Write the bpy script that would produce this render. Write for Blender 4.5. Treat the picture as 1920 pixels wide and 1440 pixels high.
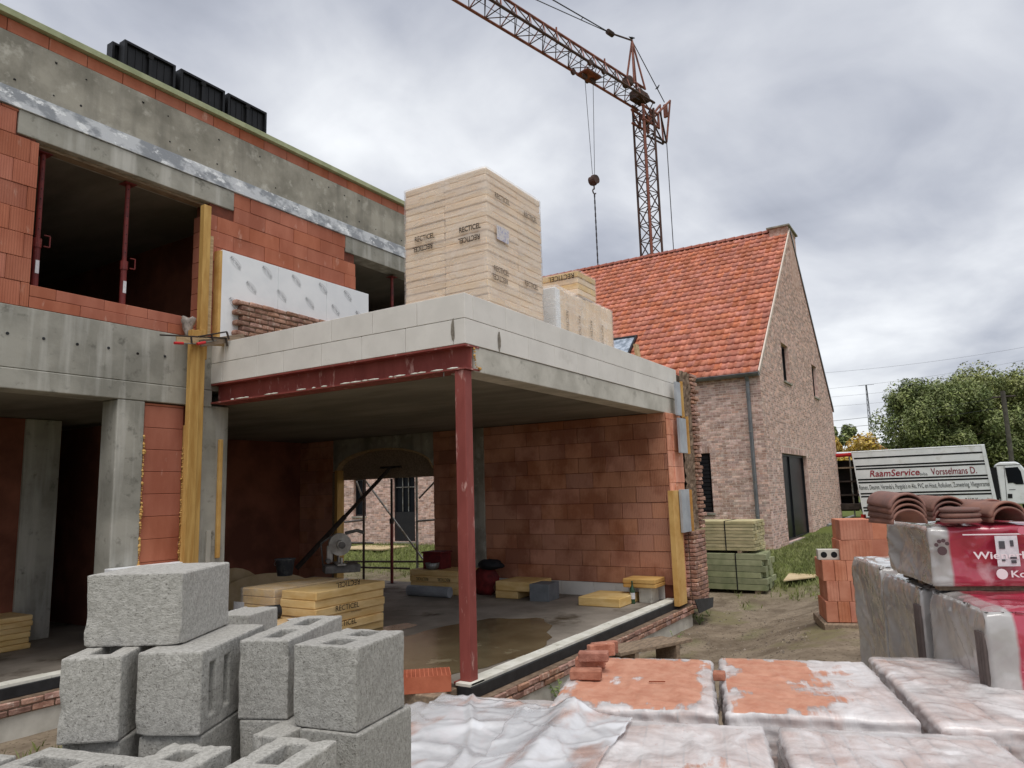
import bpy, bmesh, math, random
from mathutils import Vector, Matrix, noise as mnoise
R_ = math.radians
random.seed(7)
for o in list(bpy.data.objects): bpy.data.objects.remove(o)
SC = bpy.context.scene
COL = SC.collection

# ------------------------------------------------------------------ camera
CAM = Vector((0, 0, 1.71)); FOC = 1361.665
yaw, pit, rol = R_(58.25646), R_(8.41063), R_(-1.69820)
fw = Vector((math.sin(yaw)*math.cos(pit), math.cos(yaw)*math.cos(pit), math.sin(pit)))
rt0 = Vector((math.cos(yaw), -math.sin(yaw), 0)); up0 = rt0.cross(fw)
RT = rt0*math.cos(rol) + up0*math.sin(rol); UP = -rt0*math.sin(rol) + up0*math.cos(rol)
cam = bpy.data.cameras.new('camera'); camo = bpy.data.objects.new('camera', cam); COL.objects.link(camo)
cam.sensor_fit = 'HORIZONTAL'; cam.sensor_width = 36; cam.lens = FOC/1920*36
cam.clip_start = 0.05; cam.clip_end = 3000
M = Matrix.Identity(4)
for i in range(3):
    M[i][0] = RT[i]; M[i][1] = UP[i]; M[i][2] = -fw[i]; M[i][3] = CAM[i]
camo.matrix_world = M
SC.camera = camo

# ------------------------------------------------------------------ light
SUN_EL, SUN_AZ = 66, 232          # azimuth counted from +Y towards +X
SUN_STR, EXPO = 1.5, 0.50
sd = bpy.data.lights.new('sun', 'SUN'); so = bpy.data.objects.new('sun', sd); COL.objects.link(so)
sd.energy = SUN_STR; sd.angle = R_(35); sd.color = (1, .97, .92)
sdir = Vector((math.sin(R_(SUN_AZ))*math.cos(R_(SUN_EL)), math.cos(R_(SUN_AZ))*math.cos(R_(SUN_EL)), math.sin(R_(SUN_EL))))
so.rotation_euler = (-sdir).to_track_quat('-Z', 'Y').to_euler()
so.location = sdir*60
W = bpy.data.worlds.new('World'); SC.world = W; W.use_nodes = True
nt = W.node_tree; nt.nodes.clear()
def wn(t, **k):
    n = nt.nodes.new(t)
    for a, b in k.items(): setattr(n, a, b)
    return n
L = nt.links.new
wo = wn('ShaderNodeOutputWorld'); bg = wn('ShaderNodeBackground'); bg.inputs['Strength'].default_value = 1.0
sky = wn('ShaderNodeTexSky'); sky.sky_type = 'NISHITA'; sky.sun_disc = False
sky.sun_elevation = R_(SUN_EL); sky.sun_rotation = R_(SUN_AZ)
sks = wn('ShaderNodeVectorMath', operation='SCALE'); sks.inputs['Scale'].default_value = 0.10
L(sky.outputs['Color'], sks.inputs[0])
tc = wn('ShaderNodeTexCoord'); sep = wn('ShaderNodeSeparateXYZ'); L(tc.outputs['Generated'], sep.inputs[0])
mx = wn('ShaderNodeMath', operation='MAXIMUM'); L(sep.outputs['Z'], mx.inputs[0]); mx.inputs[1].default_value = 0.0
ad = wn('ShaderNodeMath', operation='ADD'); L(mx.outputs[0], ad.inputs[0]); ad.inputs[1].default_value = 0.28
dx = wn('ShaderNodeMath', operation='DIVIDE'); L(sep.outputs['X'], dx.inputs[0]); L(ad.outputs[0], dx.inputs[1])
dy = wn('ShaderNodeMath', operation='DIVIDE'); L(sep.outputs['Y'], dy.inputs[0]); L(ad.outputs[0], dy.inputs[1])
cb = wn('ShaderNodeCombineXYZ'); L(dx.outputs[0], cb.inputs[0]); L(dy.outputs[0], cb.inputs[1])
mp = wn('ShaderNodeMapping'); L(cb.outputs[0], mp.inputs[0]); mp.inputs['Location'].default_value = (3.1, 1.7, 0)
n1 = wn('ShaderNodeTexNoise'); n1.inputs['Scale'].default_value = 1.15; n1.inputs['Detail'].default_value = 7; n1.inputs['Roughness'].default_value = .5; n1.inputs['Distortion'].default_value = .35
L(mp.outputs[0], n1.inputs['Vector'])
n2 = wn('ShaderNodeTexNoise'); n2.inputs['Scale'].default_value = 4.0; n2.inputs['Detail'].default_value = 6; n2.inputs['Distortion'].default_value = .5
L(mp.outputs[0], n2.inputs['Vector'])
mm = wn('ShaderNodeMix', data_type='FLOAT'); mm.inputs['Factor'].default_value = .2
L(n1.outputs['Fac'], mm.inputs['A']); L(n2.outputs['Fac'], mm.inputs['B'])
cr = wn('ShaderNodeValToRGB'); e = cr.color_ramp
e.elements[0].position = .34; e.elements[0].color = (.235, .252, .30, 1)
e.elements[1].position = .66; e.elements[1].color = (.72, .735, .755, 1)
x = e.elements.new(.44); x.color = (.365, .383, .435, 1)
x = e.elements.new(.53); x.color = (.50, .516, .556, 1)
L(mm.outputs['Result'], cr.inputs[0])
mxc = wn('ShaderNodeMix', data_type='RGBA'); mxc.inputs['Factor'].default_value = .93
L(sks.outputs[0], mxc.inputs['A']); L(cr.outputs[0], mxc.inputs['B'])
L(mxc.outputs['Result'], bg.inputs['Color']); L(bg.outputs[0], wo.inputs[0])
SC.view_settings.view_transform = 'Standard'; SC.view_settings.look = 'None'
SC.view_settings.exposure = EXPO; SC.view_settings.gamma = 1; SC.view_settings.use_curve_mapping = False
SC.render.engine = 'CYCLES'

# ------------------------------------------------------------------ helpers
def ray(px, py): return RT*((px-960)/FOC) + UP*(-(py-720)/FOC) + fw
def hit(px, py, axis, val):
    d = ray(px, py); return CAM + d*((val-CAM[axis])/d[axis])
def hitp(px, py, p0, n):
    d = ray(px, py); return CAM + d*((Vector(p0)-CAM).dot(n)/d.dot(n))
def S(r, g, b):
    f = lambda c: c/12.92 if c <= .04045 else ((c+.055)/1.055)**2.4
    return (f(r/255), f(g/255), f(b/255))

MATS = {}
def mat(name, c1, c2=None, scale=4, detail=6, rough=.85, bump=.0, bscale=40, rnd=0.0, spec=.3, metal=0, c3=None, stretch=(1, 1, 1), lo=.38, hi=.62, coord='pos', bdist=.01, streak=None, pores=0):
    """noise mix of two colours in world space, random value per piece, optional third colour speckle"""
    if name in MATS: return MATS[name]
    m = bpy.data.materials.new(name); m.use_nodes = True; MATS[name] = m
    t = m.node_tree; N = t.nodes; LL = t.links.new
    b = N['Principled BSDF']; b.inputs['Roughness'].default_value = rough
    b.inputs['Specular IOR Level'].default_value = spec; b.inputs['Metallic'].default_value = metal
    def nn(ty, **k):
        q = N.new(ty)
        for a, v in k.items(): setattr(q, a, v)
        return q
    if coord == 'pos':
        g = nn('ShaderNodeNewGeometry'); src = g.outputs['Position']
    else:
        g = nn('ShaderNodeTexCoord'); src = g.outputs['UV' if coord == 'uv' else 'Object']
    mapn = nn('ShaderNodeMapping'); mapn.inputs['Scale'].default_value = stretch; LL(src, mapn.inputs[0])
    if coord == 'obj' or rnd > 0:
        oi = nn('ShaderNodeObjectInfo'); 
        vm = nn('ShaderNodeVectorMath', operation='SCALE'); cmb = nn('ShaderNodeCombineXYZ')
        LL(oi.outputs['Random'], cmb.inputs[0]); LL(oi.outputs['Random'], cmb.inputs[1]); LL(cmb.outputs[0], vm.inputs[0]); vm.inputs['Scale'].default_value = 13.0
        if coord == 'obj': LL(vm.outputs[0], mapn.inputs['Location'])
    vec = mapn.outputs[0]
    no = nn('ShaderNodeTexNoise'); no.inputs['Scale'].default_value = scale; no.inputs['Detail'].default_value = detail; no.inputs['Roughness'].default_value = .6
    LL(vec, no.inputs['Vector'])
    mr = nn('ShaderNodeMapRange'); mr.inputs['From Min'].default_value = lo; mr.inputs['From Max'].default_value = hi; LL(no.outputs['Fac'], mr.inputs['Value'])
    mix = nn('ShaderNodeMix', data_type='RGBA'); LL(mr.outputs[0], mix.inputs['Factor'])
    mix.inputs['A'].default_value = (*c1, 1); mix.inputs['B'].default_value = (*(c2 or c1), 1)
    out = mix.outputs['Result']
    if c3:
        n3 = nn('ShaderNodeTexNoise'); n3.inputs['Scale'].default_value = c3[1]; n3.inputs['Detail'].default_value = 8; n3.inputs['Roughness'].default_value = .65; LL(vec, n3.inputs['Vector'])
        m3 = nn('ShaderNodeMapRange'); m3.inputs['From Min'].default_value = c3[2]; m3.inputs['From Max'].default_value = c3[3]; LL(n3.outputs['Fac'], m3.inputs['Value'])
        x3 = nn('ShaderNodeMix', data_type='RGBA'); LL(m3.outputs[0], x3.inputs['Factor']); LL(out, x3.inputs['A']); x3.inputs['B'].default_value = (*c3[0], 1); out = x3.outputs['Result']
    if streak:   # vertical run-off marks: (colour, amount, scale)
        ms = nn('ShaderNodeMapping'); ms.inputs['Scale'].default_value = (streak[2], streak[2], streak[2]*.09); LL(src, ms.inputs[0])
        n4 = nn('ShaderNodeTexNoise'); n4.inputs['Scale'].default_value = 1; n4.inputs['Detail'].default_value = 5; LL(ms.outputs[0], n4.inputs['Vector'])
        m4 = nn('ShaderNodeMapRange'); m4.inputs['From Min'].default_value = .52; m4.inputs['From Max'].default_value = .72; m4.inputs['To Max'].default_value = streak[1]; LL(n4.outputs['Fac'], m4.inputs['Value'])
        x4 = nn('ShaderNodeMix', data_type='RGBA'); LL(m4.outputs[0], x4.inputs['Factor']); LL(out, x4.inputs['A']); x4.inputs['B'].default_value = (*streak[0], 1); out = x4.outputs['Result']
    if rnd > 0:
        gi = nn('ShaderNodeNewGeometry'); addn = nn('ShaderNodeMath', operation='ADD'); LL(gi.outputs['Random Per Island'], addn.inputs[0]); LL(oi.outputs['Random'], addn.inputs[1])
        fr = nn('ShaderNodeMath', operation='FRACT'); LL(addn.outputs[0], fr.inputs[0])
        mv = nn('ShaderNodeMapRange'); mv.inputs['To Min'].default_value = 1-rnd; mv.inputs['To Max'].default_value = 1+rnd; LL(fr.outputs[0], mv.inputs['Value'])
        wn_ = nn('ShaderNodeTexWhiteNoise', noise_dimensions='1D'); LL(fr.outputs[0], wn_.inputs['W'])
        mh = nn('ShaderNodeMapRange'); mh.inputs['To Min'].default_value = .5-.02*rnd; mh.inputs['To Max'].default_value = .5+.02*rnd; LL(wn_.outputs['Value'], mh.inputs['Value'])
        ms2 = nn('ShaderNodeMapRange'); ms2.inputs['To Min'].default_value = 1-rnd*.5; ms2.inputs['To Max'].default_value = 1+rnd*.25; LL(wn_.outputs['Value'], ms2.inputs['Value'])
        hs = nn('ShaderNodeHueSaturation'); LL(mv.outputs[0], hs.inputs['Value']); LL(mh.outputs[0], hs.inputs['Hue']); LL(ms2.outputs[0], hs.inputs['Saturation']); LL(out, hs.inputs['Color']); out = hs.outputs['Color']
    LL(out, b.inputs['Base Color'])
    if bump > 0:
        nb = nn('ShaderNodeTexNoise'); nb.inputs['Scale'].default_value = bscale; nb.inputs['Detail'].default_value = 8; nb.inputs['Roughness'].default_value = .65; LL(vec, nb.inputs['Vector'])
        bp = nn('ShaderNodeBump'); bp.inputs['Strength'].default_value = bump; bp.inputs['Distance'].default_value = bdist; LL(nb.outputs['Fac'], bp.inputs['Height']); LL(bp.outputs[0], b.inputs['Normal'])
    return m

def worldm(o):
    if o.parent is None: return o.matrix_basis.copy()
    return worldm(o.parent) @ o.matrix_parent_inverse @ o.matrix_basis
def link(o, parent=None):
    """children are placed in world coordinates"""
    COL.objects.link(o)
    if parent is not None:
        o.parent = parent; o.matrix_parent_inverse = worldm(parent).inverted()
    return o
def thing(name, label, cat, loc=(0, 0, 0), group=None):
    o = bpy.data.objects.new(name, None); COL.objects.link(o); o.location = loc; o.empty_display_size = .1
    tag(o, label, cat, group); return o
def tag(o, label, cat, group=None):
    o['label'] = label; o['category'] = cat
    if group: o['group'] = group
    return o

class MB:
    def __init__(s): s.v = []; s.f = []; s.uv = None
    def add(s, vs, fs):
        k = len(s.v); s.v += [tuple(a) for a in vs]; s.f += [tuple(i+k for i in q) for q in fs]; return s
    def box(s, x0, x1, y0, y1, z0, z1):
        return s.add([(x0, y0, z0), (x1, y0, z0), (x1, y1, z0), (x0, y1, z0), (x0, y0, z1), (x1, y0, z1), (x1, y1, z1), (x0, y1, z1)],
                     [(0, 3, 2, 1), (4, 5, 6, 7), (0, 1, 5, 4), (1, 2, 6, 5), (2, 3, 7, 6), (3, 0, 4, 7)])
    def obox(s, c, ax, ay, az):
        c, ax, ay, az = map(Vector, (c, ax, ay, az)); P = []
        for dz in (-.5, .5):
            for sx, sy in ((-.5, -.5), (.5, -.5), (.5, .5), (-.5, .5)): P.append(c+ax*sx+ay*sy+az*dz)
        return s.add(P, [(0, 3, 2, 1), (4, 5, 6, 7), (0, 1, 5, 4), (1, 2, 6, 5), (2, 3, 7, 6), (3, 0, 4, 7)])
    def cyl(s, p0, p1, r0, r1=None, n=10, caps=True):
        p0, p1 = Vector(p0), Vector(p1); r1 = r0 if r1 is None else r1
        d = (p1-p0).normalized(); a = d.orthogonal().normalized(); b = d.cross(a); k = len(s.v); P = []
        for p, r in ((p0, r0), (p1, r1)):
            for i in range(n):
                t = 2*math.pi*i/n; P.append(p+(a*math.cos(t)+b*math.sin(t))*r)
        F = [(i, (i+1) % n, n+(i+1) % n, n+i) for i in range(n)]
        if caps: F += [tuple(range(n-1, -1, -1)), tuple(range(n, 2*n))]
        return s.add(P, F)
    def tube(s, pts, r, n=6):
        for a, b in zip(pts[:-1], pts[1:]): s.cyl(a, b, r, r, n)
        return s
    def prism(s, poly, vec):
        n = len(poly); vec = Vector(vec); P = [Vector(p) for p in poly]; Q = [p+vec for p in P]
        return s.add(P+Q, [tuple(range(n-1, -1, -1)), tuple(range(n, 2*n))]+[(i, (i+1) % n, n+(i+1) % n, n+i) for i in range(n)])
    def mesh(s, name, m=None, smooth=False):
        me = bpy.data.meshes.new(name); me.from_pydata(s.v, [], s.f); me.update()
        bm = bmesh.new(); bm.from_mesh(me); bmesh.ops.recalc_face_normals(bm, faces=bm.faces); bm.to_mesh(me); bm.free()
        if m: me.materials.append(m)
        if smooth: me.polygons.foreach_set('use_smooth', [True]*len(me.polygons))
        return me
    def build(s, name, m, parent=None, smooth=False, bevel=0, seg=2):
        o = bpy.data.objects.new(name, s.mesh(name, m, smooth))
        if bevel:
            md = o.modifiers.new('bevel', 'BEVEL'); md.width = bevel; md.segments = seg; md.limit_method = 'ANGLE'
        return link(o, parent)

def box(name, x0, x1, y0, y1, z0, z1, m, parent=None, bevel=0): return MB().box(x0, x1, y0, y1, z0, z1).build(name, m, parent, bevel=bevel)

BM = {}
def brick_mesh(sx, sy, sz, m, bev=.004, rough=0, var=0, seg=1, cut=0):
    """bevelled block centred on its origin, shared by all blocks of one size"""
    key = (round(sx, 3), round(sy, 3), round(sz, 3), m.name, bev, rough, var, cut)
    if key in BM: return BM[key]
    bm = bmesh.new(); bmesh.ops.create_cube(bm, size=1)
    for v in bm.verts: v.co = Vector((v.co.x*sx, v.co.y*sy, v.co.z*sz))
    if cut: bmesh.ops.subdivide_edges(bm, edges=bm.edges[:], cuts=cut, use_grid_fill=True)
    if bev and not cut: bmesh.ops.bevel(bm, geom=bm.edges[:], offset=bev, segments=seg, affect='EDGES', profile=.6)
    if rough:
        rr = random.Random(hash((round(sx, 3), round(sz, 3), var)) & 0xffff)
        for v in bm.verts: v.co += Vector((rr.uniform(-1, 1), rr.uniform(-1, 1), rr.uniform(-1, 1)))*rough
    me = bpy.data.meshes.new('brick'); bm.to_mesh(me); bm.free(); me.materials.append(m); BM[key] = me
    return me
def piece(name, c, size, m, parent, rotz=0, bev=.004, rough=0, var=0, rot=None):
    o = bpy.data.objects.new(name, brick_mesh(*size, m, bev, rough, var)); link(o, parent)
    o.location = c; o.rotation_euler = rot or (0, 0, rotz); return o

ROD = {}
def rod(name, p0, p1, r, m, parent=None, n=8):
    key = (m.name, n)
    if key not in ROD: ROD[key] = MB().cyl((0, 0, -.5), (0, 0, .5), 1, 1, n).mesh('rod', m)
    p0, p1 = Vector(p0), Vector(p1); d = p1-p0; o = bpy.data.objects.new(name, ROD[key]); link(o, parent)
    o.location = (p0+p1)/2; o.rotation_mode = 'QUATERNION'; o.rotation_quaternion = d.to_track_quat('Z', 'Y'); o.scale = (r, r, d.length); return o

TX = {}
def text(s, c, right, up, h, m, parent, name='lettering', width=None, shear=0, lift=.003, off=0.0):
    """flat lettering: c = centre, right/up unit vectors of the written line, h = cap height"""
    key = (s, m.name, shear, off)
    if key not in TX:
        cu = bpy.data.curves.new('t', 'FONT'); cu.body = s; cu.size = 1; cu.align_x = 'CENTER'; cu.align_y = 'CENTER'; cu.shear = shear; cu.offset = off; cu.resolution_u = 3
        to = bpy.data.objects.new('t', cu); me = bpy.data.meshes.new_from_object(to); me.name = 'lettering'
        xs = [v.co.x for v in me.vertices]; ys = [v.co.y for v in me.vertices]
        w = max(xs)-min(xs); hh = .69; cx = (max(xs)+min(xs))/2; cy = (max(ys)+min(ys))/2
        for v in me.vertices: v.co = Vector(((v.co.x-cx)/w, (v.co.y-cy)/hh, 0))
        me.materials.clear(); me.materials.append(m); TX[key] = (me, w/hh); bpy.data.objects.remove(to); bpy.data.curves.remove(cu)
    me, asp = TX[key]; me = me.copy()
    right, up = Vector(right), Vector(up); nrm = right.cross(up).normalized(); w = width or asp*h; c = Vector(c)+nrm*lift
    me.transform(Matrix(((right.x*w, up.x*h, nrm.x, c.x), (right.y*w, up.y*h, nrm.y, c.y), (right.z*w, up.z*h, nrm.z, c.z), (0, 0, 0, 1))))
    o = bpy.data.objects.new(name, me); link(o, parent); return o
def smooth(a, b, x):
    t = max(0, min(1, (x-a)/(b-a))); return t*t*(3-2*t)
def nz(x, y, z=0): return mnoise.noise(Vector((x, y, z)))
def fbm(x, y, z=0, o=4): return mnoise.fractal(Vector((x, y, z)), 1.0, 2.0, o)
X, Y, Z = Vector((1, 0, 0)), Vector((0, 1, 0)), Vector((0, 0, 1))
# ------------------------------------------------------------------ materials
CONC = mat('concrete', S(170, 167, 157), S(138, 136, 127), 1.6, 8, .9, .35, 30, c3=(S(108, 106, 98), 7, .58, .72), streak=(S(206, 204, 197), .6, 7), bdist=.006)
CONC2 = mat('concrete_dark', S(168, 163, 151), S(132, 128, 117), 2.2, 8, .92, .4, 26, c3=(S(186, 182, 171), 5, .55, .7), streak=(S(104, 101, 93), .5, 6), bdist=.006)
CONCL = mat('concrete_light', S(204, 200, 189), S(178, 174, 163), 2.6, 8, .9, .35, 30, c3=(S(125, 122, 112), 6, .6, .75), bdist=.006)
SCREED = mat('screed', S(150, 141, 130), S(122, 114, 104), 1.4, 8, .8, .3, 25, c3=(S(70, 58, 42), .55, .56, .64), bdist=.006)
REDD = mat('shaded_clay', S(142, 88, 69), S(106, 63, 49), 1.1, 5, .95, .2, 40)  # inner clay darkened: the dimness of the rooms is put into the colour
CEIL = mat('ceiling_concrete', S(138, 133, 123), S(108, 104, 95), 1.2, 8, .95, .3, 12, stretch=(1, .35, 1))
REDB = mat('hollow_clay', S(182, 114, 90), S(164, 96, 73), 3, 5, .9, .25, 60, rnd=.09, c3=(S(206, 164, 146), 9, .62, .78), stretch=(1, 1, .35), bdist=.004)
REDI = mat('hollow_clay_inner', S(190, 134, 107), S(158, 102, 77), 1.5, 5, .9, .25, 60, rnd=.14, lo=.42, hi=.58, bdist=.004)
REDM = mat('clay_joint', S(120, 66, 50), S(96, 54, 42), 6)
AAC = mat('aerated_concrete', S(226, 222, 215), S(216, 212, 205), 2.5, 6, .95, .22, 90, rnd=.03, c3=(S(200, 195, 186), 3.5, .6, .8), bdist=.003)
STEEL = mat('red_primer', S(146, 76, 69), S(130, 64, 58), 5, 7, .6, .12, 30, c3=(S(200, 158, 149), 9, .58, .68), spec=.3, stretch=(1, 1, .35))
GREENFELT = mat('green_coping', S(172, 176, 142), S(150, 156, 122), 5, 6, .85)
ZINCSTRIP = mat('lead_strip', S(205, 208, 212), S(150, 154, 160), 3.5, 8, .6, .3, 40, lo=.46, hi=.56, stretch=(1, 1, 1.6), c3=(S(240, 242, 244), 6, .56, .62))
WOODY = mat('yellow_timber', S(202, 164, 98), S(176, 134, 72), 5, 7, .7, .2, 30, stretch=(3, 3, .35), c3=(S(130, 84, 36), 14, .66, .75))
WOOD = mat('plank_wood', S(196, 170, 132), S(168, 140, 104), 6, 7, .8, .2, 30, stretch=(1, 6, 6))
WOODG = mat('weathered_wood', S(156, 136, 115), S(122, 106, 90), 8, 7, .9, .4, 40, stretch=(1, 5, 5))
WOODP = mat('green_lumber', S(198, 184, 142), S(166, 158, 120), 4, 7, .8, .2, 30, rnd=.14, stretch=(1, 1, 5))
WOODPG = mat('green_treated', S(152, 154, 120), S(126, 132, 98), 4, 7, .8, .2, 30, rnd=.16)
OLDB = mat('reclaimed_brick', S(180, 140, 121), S(142, 104, 89), 11, 7, .95, .7, 55, rnd=.3, c3=(S(208, 188, 170), 16, .56, .7), bdist=.012)
MORT = mat('brown_mortar', S(136, 116, 98), S(104, 86, 71), 14, 7, 1, .6, 30, bdist=.012)
HBR = mat('house_brick', S(218, 188, 176), S(186, 147, 134), 9, 5, .95, .3, 60, rnd=.34, c3=(S(226, 208, 196), 7, .54, .7))
HMO = mat('house_mortar', S(232, 216, 203), S(220, 203, 189), 8, 5, 1, .2, 40)
TILE = mat('roof_tile', S(210, 136, 110), S(184, 108, 84), 5, 5, .8, .15, 50, rnd=.2, c3=(S(128, 94, 80), 3.2, .6, .76))
TILED = mat('ridge_tile', S(170, 104, 88), S(150, 90, 76), 5, 5, .75, .15, 50, rnd=.1)
ZINC = mat('zinc', S(128, 130, 132), S(112, 115, 118), 4, 5, .45, .05, 20, metal=.6)
BLACKF = mat('black_frame', S(28, 29, 32), S(34, 35, 38), 4, 3, .4)
GLASS = mat('dark_glass', S(16, 19, 24), S(22, 26, 31), 1.2, 3, .3, spec=.1)
FOAM = mat('foam_board', S(230, 198, 140), S(214, 176, 112), 3, 6, .8, .25, 40, rnd=.08, stretch=(1, 1, 4))
FOAMC = mat('foam_board_pale', S(238, 214, 184), S(232, 204, 171), 3, 4, .6, .08, 30, rnd=.06, stretch=(1, 1, 2))
FOAMO = mat('foam_yellow', S(214, 174, 108), S(192, 146, 80), 3, 6, .85, .3, 40)
FOIL = mat('foil_facing', S(240, 242, 244), S(230, 233, 236), 2, 6, .45, .2, 18, spec=.4)
INK = mat('ink', S(48, 40, 34)); INKG = mat('ink_grey', S(84, 84, 88)); INKB = mat('ink_black', S(26, 26, 28))
MEMB = mat('black_membrane', S(34, 34, 36), S(48, 48, 50), 6, 6, .5, .3, 20)
STONE = mat('white_strip', S(226, 224, 214), S(206, 203, 190), 5, 7, .8, .3, 50, c3=(S(140, 134, 116), 8, .62, .74))
BLKC = mat('concrete_block', S(184, 181, 174), S(164, 161, 154), 90, 4, .98, .8, 230, c3=(S(112, 109, 103), 190, .56, .66), bdist=.006, coord='obj', rnd=.09, streak=(S(134, 131, 124), .5, 2.2), lo=.42, hi=.58)
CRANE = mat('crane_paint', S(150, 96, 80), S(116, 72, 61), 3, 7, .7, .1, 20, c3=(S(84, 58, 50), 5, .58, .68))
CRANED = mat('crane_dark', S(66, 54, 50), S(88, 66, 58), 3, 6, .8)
CABLE = mat('cable', S(70, 70, 74)); BLACKP = mat('black_plastic', S(30, 30, 32), S(44, 44, 46), 6, 5, .5)
WHITEP = mat('white_paint', S(232, 234, 236), S(220, 223, 225), 2, 4, .35, spec=.4, c3=(S(196, 194, 188), 2.2, .56, .75)); REDP = mat('red_letter', S(150, 30, 48))
RUBBER = mat('tyre', S(30, 30, 30), rough=.9)
GALV = mat('galvanised', S(150, 152, 150), S(110, 104, 92), 5, 6, .5, .1, 20, metal=.5); DARKM = mat('dark_metal', S(70, 60, 54), S(52, 44, 40), 6, 6, .6, metal=.3)
MESHB = mat('raw_board', S(206, 186, 150), S(190, 168, 130), 4, 6, .8)
LETT = mat('paper_label', S(224, 224, 226), S(206, 206, 210), 30, 3, .6)

# ------------------------------------------------------------------ ground
def gz(x, y):
    z = -.42 + .46*smooth(12.2, 19, x) + .22*smooth(19, 31, x)
    z += .36*smooth(3.1, 1.4, y)*smooth(6.5, 8.6, x)*(1-smooth(12, 19, x))
    return z
def soil(name):
    m = bpy.data.materials.new(name); m.use_nodes = True; t = m.node_tree; N = t.nodes; LL = t.links.new; b = N['Principled BSDF']; b.inputs['Roughness'].default_value = 1; b.inputs['Specular IOR Level'].default_value = .1
    g = N.new('ShaderNodeNewGeometry')
    def noi(sc, d=8, r=.6):
        n = N.new('ShaderNodeTexNoise'); n.inputs['Scale'].default_value = sc; n.inputs['Detail'].default_value = d; n.inputs['Roughness'].default_value = r; LL(g.outputs['Position'], n.inputs['Vector']); return n
    def mr(n, a, c_):
        q = N.new('ShaderNodeMapRange'); q.inputs['From Min'].default_value = a; q.inputs['From Max'].default_value = c_; LL(n.outputs['Fac'], q.inputs['Value']); return q
    def mixc(f, A, B):
        q = N.new('ShaderNodeMix'); q.data_type = 'RGBA'; LL(f, q.inputs['Factor'])
        for k, v in (('A', A), ('B', B)):
            if isinstance(v, tuple): q.inputs[k].default_value = (*v, 1)
            else: LL(v, q.inputs[k])
        return q.outputs['Result']
    c = mixc(mr(noi(2.2), .4, .62).outputs[0], S(146, 132, 114), S(114, 101, 86))
    c = mixc(mr(noi(22), .56, .68).outputs[0], c, S(84, 73, 60))
    c = mixc(mr(noi(.9, 5), .54, .64).outputs[0], c, S(124, 116, 88))
    v = N.new('ShaderNodeAttribute'); v.attribute_name = 'grassy'
    c = mixc(v.outputs['Fac'], c, S(98, 106, 58))
    LL(c, b.inputs['Base Color'])
    bp = N.new('ShaderNodeBump'); bp.inputs['Strength'].default_value = .7; bp.inputs['Distance'].default_value = .03; LL(noi(9, 10, .7).outputs['Fac'], bp.inputs['Height']); LL(bp.outputs[0], b.inputs['Normal'])
    return m
def grassy(x, y):
    """where grass grows: by the house, behind the arch, bottom left corner"""
    a = smooth(13.9, 16.0, x+.9*nz(x*.9, y*.9))
    a = max(a, .75*smooth(.32, .6, nz(x*1.6+4, y*1.6))*smooth(9, 11, x)*.8)
    a = max(a, smooth(3.4, 2.6, x)*smooth(6.9, 6.0, y)*smooth(.05, .3, nz(x*2, y*2, 3)+.25)*.8)
    return a
def make_ground():
    xs = [-400, -150, -60, -20, -8, -4]+[-3+.22*i for i in range(165)]+[36, 42, 55, 80, 130, 220, 400, 900]
    ys = [-900, -400, -150, -60, -25, -12, -8]+[-6+.22*i for i in range(125)]+[24, 32, 50, 90, 200, 500, 900]
    v = []; ga = []
    for y in ys:
        for x in xs:
            near = -3 < x < 33 and -6 < y < 21
            z = gz(x, y)+(.022*fbm(x*1.3, y*1.3)+.012*fbm(x*5, y*5) if near else 0)
            v.append((x, y, z)); ga.append(min(1, max(0, grassy(x, y))))
    n = len(xs); f = [(j*n+i, j*n+i+1, (j+1)*n+i+1, (j+1)*n+i) for j in range(len(ys)-1) for i in range(n-1)]
    me = bpy.data.meshes.new('ground'); me.from_pydata(v, [], f); me.update(); me.polygons.foreach_set('use_smooth', [True]*len(f))
    at = me.attributes.new('grassy', 'FLOAT', 'POINT'); at.data.foreach_set('value', ga)
    me.materials.append(soil('soil')); o = bpy.data.objects.new('ground', me); link(o); o['kind'] = 'structure'; return o
make_ground()
def grass_stuff(name, spots, h, label, m):
    mb = MB(); rr = random.Random(5)
    for x, y in spots:
        z = gz(x, y)-.01
        for k in range(3):
            a = rr.uniform(0, 6.28); hh = h*rr.uniform(.4, 1.2); w = .006+.006*rr.random(); lx, ly = rr.uniform(-.6, .6)*hh, rr.uniform(-.6, .6)*hh
            px, py = x+rr.uniform(-.03, .03), y+rr.uniform(-.03, .03)
            mb.add([(px-w*math.cos(a), py-w*math.sin(a), z), (px+w*math.cos(a), py+w*math.sin(a), z), (px+lx*.4+w*.6*math.cos(a), py+ly*.4+w*.6*math.sin(a), z+hh*.6), (px+lx, py+ly, z+hh)], [(0, 1, 2), (0, 2, 3)])
    me = bpy.data.meshes.new(name); me.from_pydata(mb.v, [], mb.f); me.materials.append(m)
    o = bpy.data.objects.new(name, me); link(o); o['kind'] = 'stuff'; tag(o, label, 'grass'); return o
GRASS = mat('grass_blade', S(146, 150, 94), S(112, 120, 68), 3, 4, .8, rnd=.3)
rr = random.Random(3); sp = []
while len(sp) < 20000:
    x = rr.uniform(11.5, 24); y = rr.uniform(-1, 4.6) if rr.random() < .62 else rr.uniform(12, 21)
    if x > 19.2 and y > 4.2: continue
    if rr.random() < grassy(x, y)*(1 if x > 13.5 else .35): sp.append((x, y))
grass_stuff('grass', sp, .10, 'rough green grass growing around the finished brick house', GRASS)
sp = []
while len(sp) < 1800:
    x = rr.uniform(1.6, 3.6); y = rr.uniform(5.0, 7.3)
    if rr.random() < grassy(x, y)+.05: sp.append((x, y))
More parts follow.
